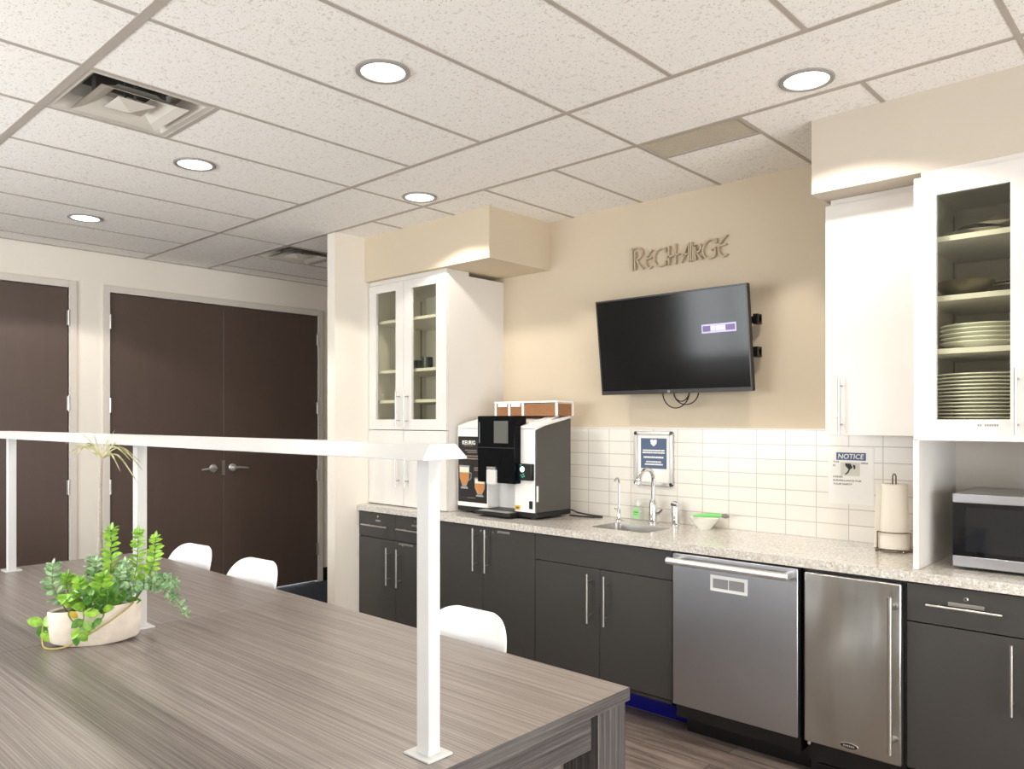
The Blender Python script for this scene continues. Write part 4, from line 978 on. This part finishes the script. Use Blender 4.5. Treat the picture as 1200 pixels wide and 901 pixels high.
b.loft([[(p[0] - 0.012 * (1 - f), p[1], 0.93 + 0.275 * f) for f in (0, .3, .6, 1)] + [(p[0] - 0.012 * (1 - f), p[1] + 0.0015, 0.93 + 0.275 * f) for f in (1, .6, .3, 0)] for p in [(A_[k][0] * 1 + 0.0 * k, A_[k][1]) for k in range(0, n2 // 2 + 1)]])
b.build('loose_sheet', mat('towel_paper', (240, 234, 222), 0.9), t)
# microwave
t = thing('microwave', (-0.53, 3.55, CT), 'steel and black microwave oven on the worktop under the glass cabinet', 'microwave')
mx0, mx1, my0, my1, mz0, mz1 = -0.780, -0.275, 3.335, 3.71, 0.926, 1.205
bx('housing', mat('microwave_grey', (176, 172, 168), 0.35, metal=0.6), t, mx0, mx1, my0 + 0.02, my1, mz0, mz1, 0.006)
dr = MB(); dr.box(mx0, mx1, my0, my0 + 0.02, mz1 - 0.035, mz1); dr.box(mx0, mx1, my0, my0 + 0.02, mz0, mz0 + 0.042); dr.build('steel_trim', M_SS, t, 0.003)
dw = bx('door', mat('oven_glass', (9, 11, 16), 0.06), t, mx0, mx1 - 0.11, my0 + 0.001, my0 + 0.02, mz0 + 0.042, mz1 - 0.035, 0.001)
bx('window', mat('oven_window', (26, 28, 32), 0.05), dw, mx0 + 0.045, mx1 - 0.15, my0 + 0.0004, my0 + 0.0012, mz0 + 0.060, mz1 - 0.052, 0)
cp = bx('control_panel', M_BLACK, t, mx1 - 0.108, mx1, my0, my0 + 0.02, mz0 + 0.042, mz1 - 0.035, 0.001)
hb = MB(); hb.rod((mx1 - 0.125, my0 - 0.03, mz0 + 0.06), (mx1 - 0.125, my0 - 0.03, mz1 - 0.05), 0.007, 12)
for z in (mz0 + 0.08, mz1 - 0.07): hb.rod((mx1 - 0.125, my0 - 0.03, z), (mx1 - 0.125, my0 + 0.004, z), 0.005, 8)
hb.build('handle', M_STEEL, dw)
for (x, y_) in ((mx0 + 0.06, my0 + 0.06), (mx1 - 0.06, my0 + 0.06), (mx0 + 0.06, my1 - 0.05), (mx1 - 0.06, my1 - 0.05)): MB().lathe([(0.014, 0), (0.014, 0.0125)], (x, y_, CT - 0.0003), 12).build('foot', M_BLACK, t)

# ================================================================ TABLE
TX0, TX1, TY0, TY1, TZ = -4.53, -1.227, 0.472, 1.811, 0.74
SEAM = -2.888
tb_ = thing('conference_table', ((TX0 + TX1) / 2, (TY0 + TY1) / 2, 0), 'long grey-brown wood table with a white rail along its middle', 'table')
for (a, b_) in ((TX0, SEAM - 0.0012), (SEAM + 0.0012, TX1)):
    bx('tabletop', M_TOP, tb_, a, b_, TY0, TY1, TZ - 0.036, TZ, 0.0015)
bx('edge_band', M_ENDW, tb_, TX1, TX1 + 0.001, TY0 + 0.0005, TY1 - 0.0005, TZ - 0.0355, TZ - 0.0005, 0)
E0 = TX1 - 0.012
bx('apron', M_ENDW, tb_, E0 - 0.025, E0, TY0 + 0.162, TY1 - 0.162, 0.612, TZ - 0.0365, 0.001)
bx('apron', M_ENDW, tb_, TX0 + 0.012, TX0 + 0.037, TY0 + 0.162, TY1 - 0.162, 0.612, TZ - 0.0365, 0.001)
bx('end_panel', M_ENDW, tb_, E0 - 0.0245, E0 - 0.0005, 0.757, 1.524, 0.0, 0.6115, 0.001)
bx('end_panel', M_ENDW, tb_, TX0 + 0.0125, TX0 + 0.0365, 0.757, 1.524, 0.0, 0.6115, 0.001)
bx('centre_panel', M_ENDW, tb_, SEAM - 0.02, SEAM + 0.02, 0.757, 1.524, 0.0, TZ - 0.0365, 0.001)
for xa in (E0 - 0.12, TX0 + 0.012, SEAM - 0.06):
    for ya in (TY0 + 0.004, TY1 - 0.130):
        bx('leg', M_LEGW, tb_, xa, xa + 0.12, ya, ya + 0.126, 0.0, TZ - 0.0365, 0.001)
for ya in (TY0 + 0.03, TY1 - 0.055):
    b = MB(); b.box(TX0 + 0.14, SEAM - 0.062, ya, ya + 0.025, 0.612, TZ - 0.0365); b.box(SEAM + 0.062, E0 - 0.122, ya, ya + 0.025, 0.612, TZ - 0.0365); b.build('side_rail', M_TOP, tb_, 0.001)

rl = thing('table_rail', (-2.87, 1.14, TZ), 'white metal rail on three posts running along the middle of the table', 'rail')
ry0, ry1 = 1.036, 1.160
def prof_at(x, dx):
    return [(x + dx * 0, ry0, 1.400), (x + dx * 0, ry0, 1.404), (x + dx, ry0 + 0.044, 1.432), (x + dx, ry1 - 0.006, 1.432), (x + dx * 0, ry1, 1.404), (x + dx * 0, ry1, 1.400)]
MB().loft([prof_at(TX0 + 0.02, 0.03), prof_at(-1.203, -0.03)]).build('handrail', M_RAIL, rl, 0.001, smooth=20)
for xc in (-1.305, -2.870, -4.425):
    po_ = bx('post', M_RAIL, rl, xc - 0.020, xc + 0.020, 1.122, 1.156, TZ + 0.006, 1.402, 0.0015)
    b = MB(); b.box(xc - 0.046, xc + 0.038, 1.118 - 0.012, 1.178, TZ, TZ + 0.006)
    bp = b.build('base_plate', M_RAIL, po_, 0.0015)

# ================================================================ CHAIRS
def chair_mesh():
    """moulded one-piece shell: seat pan flowing up into a curved back; the sitter faces -Y"""
    b = MB(); nu, nv = 22, 15
    # centreline profile (y, z), from the front lip to the top of the back
    prof = [(-0.215, 0.425), (-0.20, 0.447), (-0.15, 0.452), (-0.08, 0.440), (0.0, 0.432), (0.08, 0.440), (0.135, 0.475), (0.165, 0.54), (0.185, 0.62), (0.205, 0.70), (0.222, 0.765), (0.232, 0.800), (0.236, 0.812)]
    wid = [0.19, 0.205, 0.222, 0.232, 0.235, 0.234, 0.230, 0.225, 0.218, 0.205, 0.180, 0.135, 0.085]
    dish = [0.0, 0.004, 0.016, 0.032, 0.04, 0.05, 0.065, 0.075, 0.070, 0.058, 0.045, 0.03, 0.018]
    def samp(A, t):
        t *= len(A) - 1; i = min(int(t), len(A) - 2); f = t - i
        return A[i] * (1 - f) + A[i + 1] * f if not isinstance(A[0], tuple) else tuple(A[i][k] * (1 - f) + A[i + 1][k] * f for k in range(len(A[0])))
    def surf(o_):
        G = []
        for i in range(nu + 1):
            t = i / nu; y, z = samp(prof, t); w = samp(wid, t); dd = samp(dish, t)
            y1, z1 = samp(prof, min(1, t + .02)); y0_, z0_ = samp(prof, max(0, t - .02)); L = math.hypot(y1 - y0_, z1 - z0_); nx_, nz_ = -(z1 - z0_) / L, (y1 - y0_) / L
            row = []
            for j in range(nv + 1):
                s_ = -1 + 2 * j / nv; lift = dd * abs(s_) ** 2.4
                row.append(b.bm.verts.new((w * s_, y + nx_ * (lift + o_), z + nz_ * (lift + o_))))
            G.append(row)
        return G
    T, U = surf(0.004), surf(-0.004)
    for i in range(nu):
        for j in range(nv):
            b.bm.faces.new([T[i][j], T[i][j + 1], T[i + 1][j + 1], T[i + 1][j]]); b.bm.faces.new([U[i][j + 1], U[i][j], U[i + 1][j], U[i + 1][j + 1]])
    for i in range(nu):
        b.bm.faces.new([T[i][0], T[i + 1][0], U[i + 1][0], U[i][0]]); b.bm.faces.new([T[i + 1][nv], T[i][nv], U[i][nv], U[i + 1][nv]])
    for j in range(nv):
        b.bm.faces.new([T[0][j + 1], T[0][j], U[0][j], U[0][j + 1]]); b.bm.faces.new([T[nu][j], T[nu][j + 1], U[nu][j + 1], U[nu][j]])
    return b
ch = thing('shell_chair', (0, 0, 0), 'white', 'chair', 'white shell chairs at the table')
so = chair_mesh().build('shell', M_PLASTIC, ch, smooth=180)
so.modifiers.new('smooth', 'SUBSURF').render_levels = 1
M_LEG = mat('pale_wood_leg', (190, 158, 118), 0.5)
for sx in (-1, 1):
    for sy in (-1, 1):
        MB().tube([(sx * 0.13, sy * 0.12, 0.415), (sx * 0.215, sy * 0.205, 0.0)], [0.013, 0.009], 10).build('leg', M_LEG, ch)
b = MB(); b.rod((-0.16, -0.15, 0.28), (0.16, 0.15, 0.28), 0.004, 8); b.rod((-0.16, 0.15, 0.28), (0.16, -0.15, 0.28), 0.004, 8)
b.box(-0.14, 0.14, -0.13, -0.11, 0.402, 0.424); b.box(-0.14, 0.14, 0.11, 0.13, 0.402, 0.424)
b.build('brace', M_BLACK, ch)
chairs = ((-1.948, 1.71, 0.04, 'white shell chair nearest the camera, at the table opposite the tall base doors'),
          (-3.40, 1.71, 0.10, 'middle one of the three white shell chairs along the far side of the table'),
          (-4.05, 1.71, 0.12, 'white shell chair farthest away, near the double doors'))
for i, (x, y, rz, lab) in enumerate(chairs):
    o = ch if i == 0 else copy_tree(ch)
    o.location = (x, y, 0); o.rotation_euler = (0, 0, rz); o['label'] = lab

# ================================================================ POTTED PLANT
pp = thing('potted_plant', (-2.80, 0.965, TZ), 'oval pale stone planter with mixed green plants and a thin tall stem, on the table', 'plant')
ang = math.atan2(0.929, 0.366)
def el(a_, b_, z, n_=36, tilt=0.0):
    out = []
    for k in range(n_):
        t_ = 2 * PI * k / n_; u, v = a_ * math.cos(t_), b_ * math.sin(t_)
        out.append((-2.803 + u * math.cos(ang) - v * math.sin(ang), 0.968 + u * math.sin(ang) + v * math.cos(ang), z + tilt * u + (0.010 * (u / a_) ** 2 if z < TZ + 0.02 else 0)))
    return out
b = MB(); b.loft([el(0.128, 0.060, TZ + 0.0005), el(0.134, 0.064, TZ + 0.006), el(0.139, 0.067, TZ + 0.06), el(0.141, 0.069, TZ + 0.120, tilt=0.06), el(0.138, 0.066, TZ + 0.123, tilt=0.06), el(0.128, 0.057, TZ + 0.118, tilt=0.06), el(0.125, 0.055, TZ + 0.09), el(0.05, 0.03, TZ + 0.088)])
M_POT = mat('pale_stone', (230, 218, 204), 0.85, noise=(26, 0.2), bump=(60, 0.8))
b.build('pot', M_POT, pp, smooth=50)
b = MB(); b.loft([el(0.127, 0.056, TZ + 0.09), el(0.127, 0.056, TZ + 0.108, tilt=0.06), el(0.06, 0.03, TZ + 0.116, tilt=0.06)])
b.build('soil', mat('bark_soil', (70, 48, 36), 0.95, noise=(90, 0.5), bump=(120, 1.0)), pp)
def leaf_mat(name, c1, c2, rough=0.4):
    m = mat(name, c1, rough); nt = m.node_tree; bb = nt.nodes['Principled BSDF']
    tc = nt.nodes.new('ShaderNodeTexCoord'); n_ = nt.nodes.new('ShaderNodeTexNoise'); n_.inputs['Scale'].default_value = 45
    nt.links.new(tc.outputs['Object'], n_.inputs['Vector']); r = ramp(nt, [(0.38, c1), (0.62, c2)]); nt.links.new(n_.outputs['Fac'], r.inputs['Fac'])
    nt.links.new(r.outputs['Color'], bb.inputs['Base Color'])
    return m
M_LEAF = leaf_mat('fresh_leaf', (112, 166, 52), (164, 206, 74))
M_LEAFB = leaf_mat('grey_green_leaf', (92, 136, 84), (166, 196, 150))
M_LEAFD = leaf_mat('deep_leaf', (66, 116, 40), (104, 150, 58))
M_STEM = mat('green_stem', (104, 130, 58), 0.5)
M_YELL = mat('yellow_leaf', (226, 190, 60), 0.5)
M_VINE = mat('vine_stem', (176, 158, 92), 0.6)
rn = random.Random(3)
def smooth_path(p, k=6):
    p = [Vector(q) for q in p]; out = []
    for i in range(len(p) - 1):
        a0, a1, a2, a3 = p[max(i - 1, 0)], p[i], p[i + 1], p[min(i + 2, len(p) - 1)]
        for j in range(k):
            u = j / k; out.append(0.5 * (2 * a1 + (a2 - a0) * u + (2 * a0 - 5 * a1 + 4 * a2 - a3) * u * u + (3 * a1 - a0 - 3 * a2 + a3) * u ** 3))
    out.append(p[-1]); return out
def sprig(path, n_, L, w, m, t0=0.15, up=0.5, r=0.0022, roll=0.0):
    """a stem with pairs of leaves along it"""
    P_ = smooth_path(path); st = MB().tube(P_, [r * (1 - 0.5 * i / len(P_)) for i in range(len(P_))], 6)
    so_ = st.build('sprig', M_STEM, pp)
    lf = MB(); ref = Vector((0.68, -0.73, 0.35))
    for i in range(n_):
        t_ = t0 + (1 - t0) * i / max(1, n_ - 1); q = t_ * (len(P_) - 1); k = min(int(q), len(P_) - 2); pt_ = P_[k].lerp(P_[k + 1], q - k); d_ = (P_[k + 1] - P_[k]).normalized()
        s_ = d_.cross(ref)
        if s_.length < .1: s_ = d_.cross(Vector((1, 0, 0)))
        s_.normalize()
        s_ = Matrix.Rotation(roll + (PI / 2 if i % 2 else 0) * 0.55, 3, d_) @ s_
        k_ = 0.75 + 0.5 * math.sin(PI * min(1, t_ * 1.05)) * 0.6
        for sg_ in (-1, 1):
            dd = (s_ * sg_ + d_ * up + Vector((rn.uniform(-.2, .2), rn.uniform(-.2, .2), rn.uniform(-.1, .25)))).normalized()
            nn = ref * 0.8 + d_ * 0.6 + Vector((rn.uniform(-.45, .45), rn.uniform(-.45, .45), rn.uniform(-.1, .6)))
            lf.leaf(pt_, dd, nn, L * k_ * rn.uniform(.8, 1.15), w * 1.3 * k_ * rn.uniform(.85, 1.15))
    lf.leaf(P_[-1], (P_[-1] - P_[-3]), (0.4, -0.6, 0.6), L * .8, w * .8)
    lf.build('foliage', m, so_, smooth=60)
Z0 = 0.845
sprig([(-2.766, 1.000, Z0), (-2.773, 1.005, 0.985), (-2.781, 1.011, 1.112)], 13, 0.034, 0.017, M_LEAF, 0.25)
sprig([(-2.760, 1.050, Z0), (-2.735, 1.074, 0.983), (-2.746, 1.084, 1.100)], 13, 0.030, 0.015, M_LEAF, 0.25)
sprig([(-2.752, 1.062, Z0), (-2.712, 1.116, 0.979), (-2.719, 1.132, 1.080)], 13, 0.030, 0.015, M_LEAF, 0.3)
sprig([(-2.829, 0.890, Z0), (-2.832, 0.848, 0.938), (-2.827, 0.846, 1.006)], 10, 0.034, 0.013, M_LEAFB, 0.2)
sprig([(-2.820, 0.905, Z0), (-2.825, 0.888, 0.925), (-2.825, 0.888, 0.966)], 7, 0.032, 0.015, M_LEAF, 0.25)
sprig([(-2.752, 1.064, Z0), (-2.690, 1.085, 0.935), (-2.624, 1.142, 0.895), (-2.588, 1.175, 0.835)], 17, 0.030, 0.011, M_LEAFB, 0.25, 0.25, roll=0.3)
sprig([(-2.750, 1.06, Z0), (-2.700, 1.100, 0.930), (-2.665, 1.145, 0.942), (-2.640, 1.165, 0.922)], 12, 0.028, 0.012, M_LEAFB, 0.3, 0.25)
sprig([(-2.765, 1.030, Z0), (-2.734, 1.040, 0.950), (-2.737, 1.039, 1.005)], 10, 0.026, 0.013, M_LEAFB, 0.2)
sprig([(-2.790, 0.935, Z0), (-2.768, 0.915, 0.915), (-2.758, 0.902, 0.956)], 8, 0.034, 0.018, M_LEAF, 0.2)
sprig([(-2.785, 0.960, Z0), (-2.768, 0.955, 0.937), (-2.776, 0.961, 1.015)], 11, 0.030, 0.014, M_LEAFB, 0.2)
sprig([(-2.775, 1.005, Z0), (-2.725, 1.013, 0.950), (-2.705, 1.015, 0.990)], 9, 0.028, 0.013, M_LEAFB, 0.2)
sprig([(-2.785, 0.965, Z0), (-2.720, 0.955, 0.932), (-2.690, 0.955, 0.975)], 8, 0.036, 0.020, M_LEAF, 0.2)
sprig([(-2.780, 0.945, Z0), (-2.730, 0.930, 0.905), (-2.705, 0.915, 0.915)], 7, 0.034, 0.020, M_LEAFD, 0.2)
sprig([(-2.795, 0.985, Z0), (-2.815, 0.975, 0.940), (-2.80, 0.955, 0.985)], 9, 0.030, 0.015, M_LEAFD, 0.2)
sprig([(-2.800, 0.925, Z0), (-2.785, 0.890, 0.905), (-2.765, 0.865, 0.905)], 7, 0.036, 0.020, M_LEAF, 0.2)
sprig([(-2.770, 1.020, Z0), (-2.725, 1.045, 0.915), (-2.690, 1.060, 0.930)], 8, 0.030, 0.014, M_LEAFB, 0.2)
sprig([(-2.800, 0.945, Z0), (-2.835, 0.965, 0.960), (-2.875, 0.975, 1.010)], 8, 0.024, 0.009, M_LEAFB, 0.35)
# trailing vines along the pot
def vine(path, leaves, m=M_VINE, r=0.003):
    P_ = smooth_path(path); so_ = MB().tube(P_, r, 7).build('vine', m, pp)
    for mm in {q[1] for q in leaves}:
        lf = MB()
        for (t_, m_, L, w, d_) in leaves:
            if m_ is not mm: continue
            q = t_ * (len(P_) - 1); k = min(int(q), len(P_) - 2); pt_ = P_[k].lerp(P_[k + 1], q - k)
            lf.leaf(pt_, d_, (0.68, -0.6, 0.45), L, w, droop=.3)
        lf.build('foliage', mm, so_, smooth=60)
vine([(-2.725, 1.06, 0.87), (-2.700, 1.045, 0.868), (-2.694, 1.015, 0.850), (-2.708, 0.965, 0.815), (-2.738, 0.905, 0.775), (-2.765, 0.860, 0.750), (-2.810, 0.823, 0.745), (-2.852, 0.822, 0.760), (-2.862, 0.828, 0.815)],
     [(1.0, M_LEAF, 0.05, 0.034, (-.3, -.7, .3)), (.99, M_LEAF, 0.05, 0.036, (.6, .3, .5)), (.98, M_LEAFD, 0.045, 0.03, (-.2, -.3, -.8)), (.95, M_LEAF, 0.045, 0.03, (.4, .2, -.7)), (1.0, M_LEAF, 0.045, 0.03, (.7, .5, .1)), (.93, M_LEAFD, 0.035, 0.024, (.2, .5, .6))])
vine([(-2.775, 0.90, 0.865), (-2.752, 0.872, 0.868), (-2.742, 0.868, 0.850), (-2.722, 0.885, 0.828), (-2.706, 0.925, 0.826), (-2.700, 0.955, 0.842), (-2.722, 0.96, 0.868)],
     [(.2, M_YELL, 0.034, 0.022, (.2, .5, -.5)), (.55, M_LEAF, .04, .026, (.3, .3, -.5)), (.8, M_LEAFD, .036, .024, (.2, -.6, -.3)), (.95, M_LEAF, .036, .026, (.5, .3, .2))], M_STEM, 0.0025)
vine([(-2.760, 0.925, 0.865), (-2.722, 0.905, 0.872), (-2.712, 0.900, 0.840), (-2.714, 0.890, 0.815), (-2.720, 0.884, 0.792)],
     [(.15, M_LEAF, .045, .034, (.4, -.6, .3)), (.35, M_LEAF, .045, .034, (.5, .6, .0)), (.5, M_LEAFD, .040, .03, (.2, -.8, -.2)), (.6, M_LEAF, .042, .03, (.4, .7, -.4)), (.75, M_LEAF, .038, .026, (.2, -.6, -.5)), (.88, M_LEAF, .04, .028, (.3, .5, -.7)), (1.0, M_LEAFD, .034, .024, (.1, -.2, -.9))], M_STEM, 0.002)
# broad leaves in the middle
b = MB()
for (p_, d_, L, w) in (((-2.745, .985, .865), (.3, .1, .8), .085, .045), ((-2.74, .965, .865), (.5, -.2, .6), .075, .045), ((-2.75, 1.0, .865), (.4, .5, .7), .07, .04), ((-2.745, .94, .862), (.6, -.4, .3), .06, .04), ((-2.74, .955, .86), (.7, .2, .2), .055, .04), ((-2.75, 1.04, .865), (.5, .7, .2), .05, .032)):
    b.leaf(p_, d_, (.7, -.6, .5), L, w, droop=.3)
b.build('broad_leaves', M_LEAFD, pp, smooth=60)
# tall thin stem with a tuft of narrow leaves
tk_ = MB().tube(smooth_path([(-2.825, 0.985, 0.85), (-2.832, 0.992, 1.025), (-2.826, 0.990, 1.17), (-2.828, 0.995, 1.355)]), [0.0125 - 0.00045 * i for i in range(19)], 10).build('trunk', mat('pale_bark', (172, 162, 152), 0.8, noise=(160, 0.25), bump=(200, 0.6)), pp)
b = MB(); top = Vector((-2.828, 0.995, 1.352)); VR = Vector((0.734, 0.679, 0)); VF = Vector((-0.679, 0.734, 0)); U3 = Vector((0, 0, 1))
def blade(pts, w):
    pts = smooth_path(pts, 5); rings = []
    for i, p_ in enumerate(pts):
        t_ = i / (len(pts) - 1); d_ = (pts[min(i + 1, len(pts) - 1)] - pts[max(i - 1, 0)]).normalized(); s_ = d_.cross(VF).normalized() * 0.75 + VF * 0.4
        ww = w * (0.55 + 0.9 * math.sin(PI * min(.9, t_ * .8 + .1))) * (1 - t_ ** 5 * .9) * .5; nn = d_.cross(s_).normalized() * 0.0006
        rings.append([p_ + s_ * ww, p_ + nn, p_ - s_ * ww, p_ - nn])
    b.loft(rings)
def tuft(rx, uz, rf, droop, w=0.0048):
    e_ = top + VR * rx + U3 * uz + VF * rf; m_ = top + VR * rx * .45 + U3 * (uz * .5 + droop) + VF * rf * .5
    blade([top, m_, e_], w)
for q in ((-.135, .055, .02, .012), (-.10, .02, -.03, .035), (-.075, .045, .04, .02), (-.055, .085, -.02, .01), (-.125, .01, .05, .04), (.03, .10, .03, .0), (.055, .085, -.03, .012), (.075, .045, .05, .03), (.11, -.005, -.02, .045), (.135, -.045, .02, .06), (.125, -.085, .0, .055), (.09, -.04, -.05, .045), (.115, -.02, .05, .05), (.0, .09, -.05, .0), (-.03, .06, .06, .02), (.05, .0, .09, .05), (-.04, .01, -.09, .05)):
    tuft(*q)
b.build('leaf_tuft', leaf_mat('straw_green_leaf', (146, 148, 92), (206, 196, 160)), tk_, smooth=60)
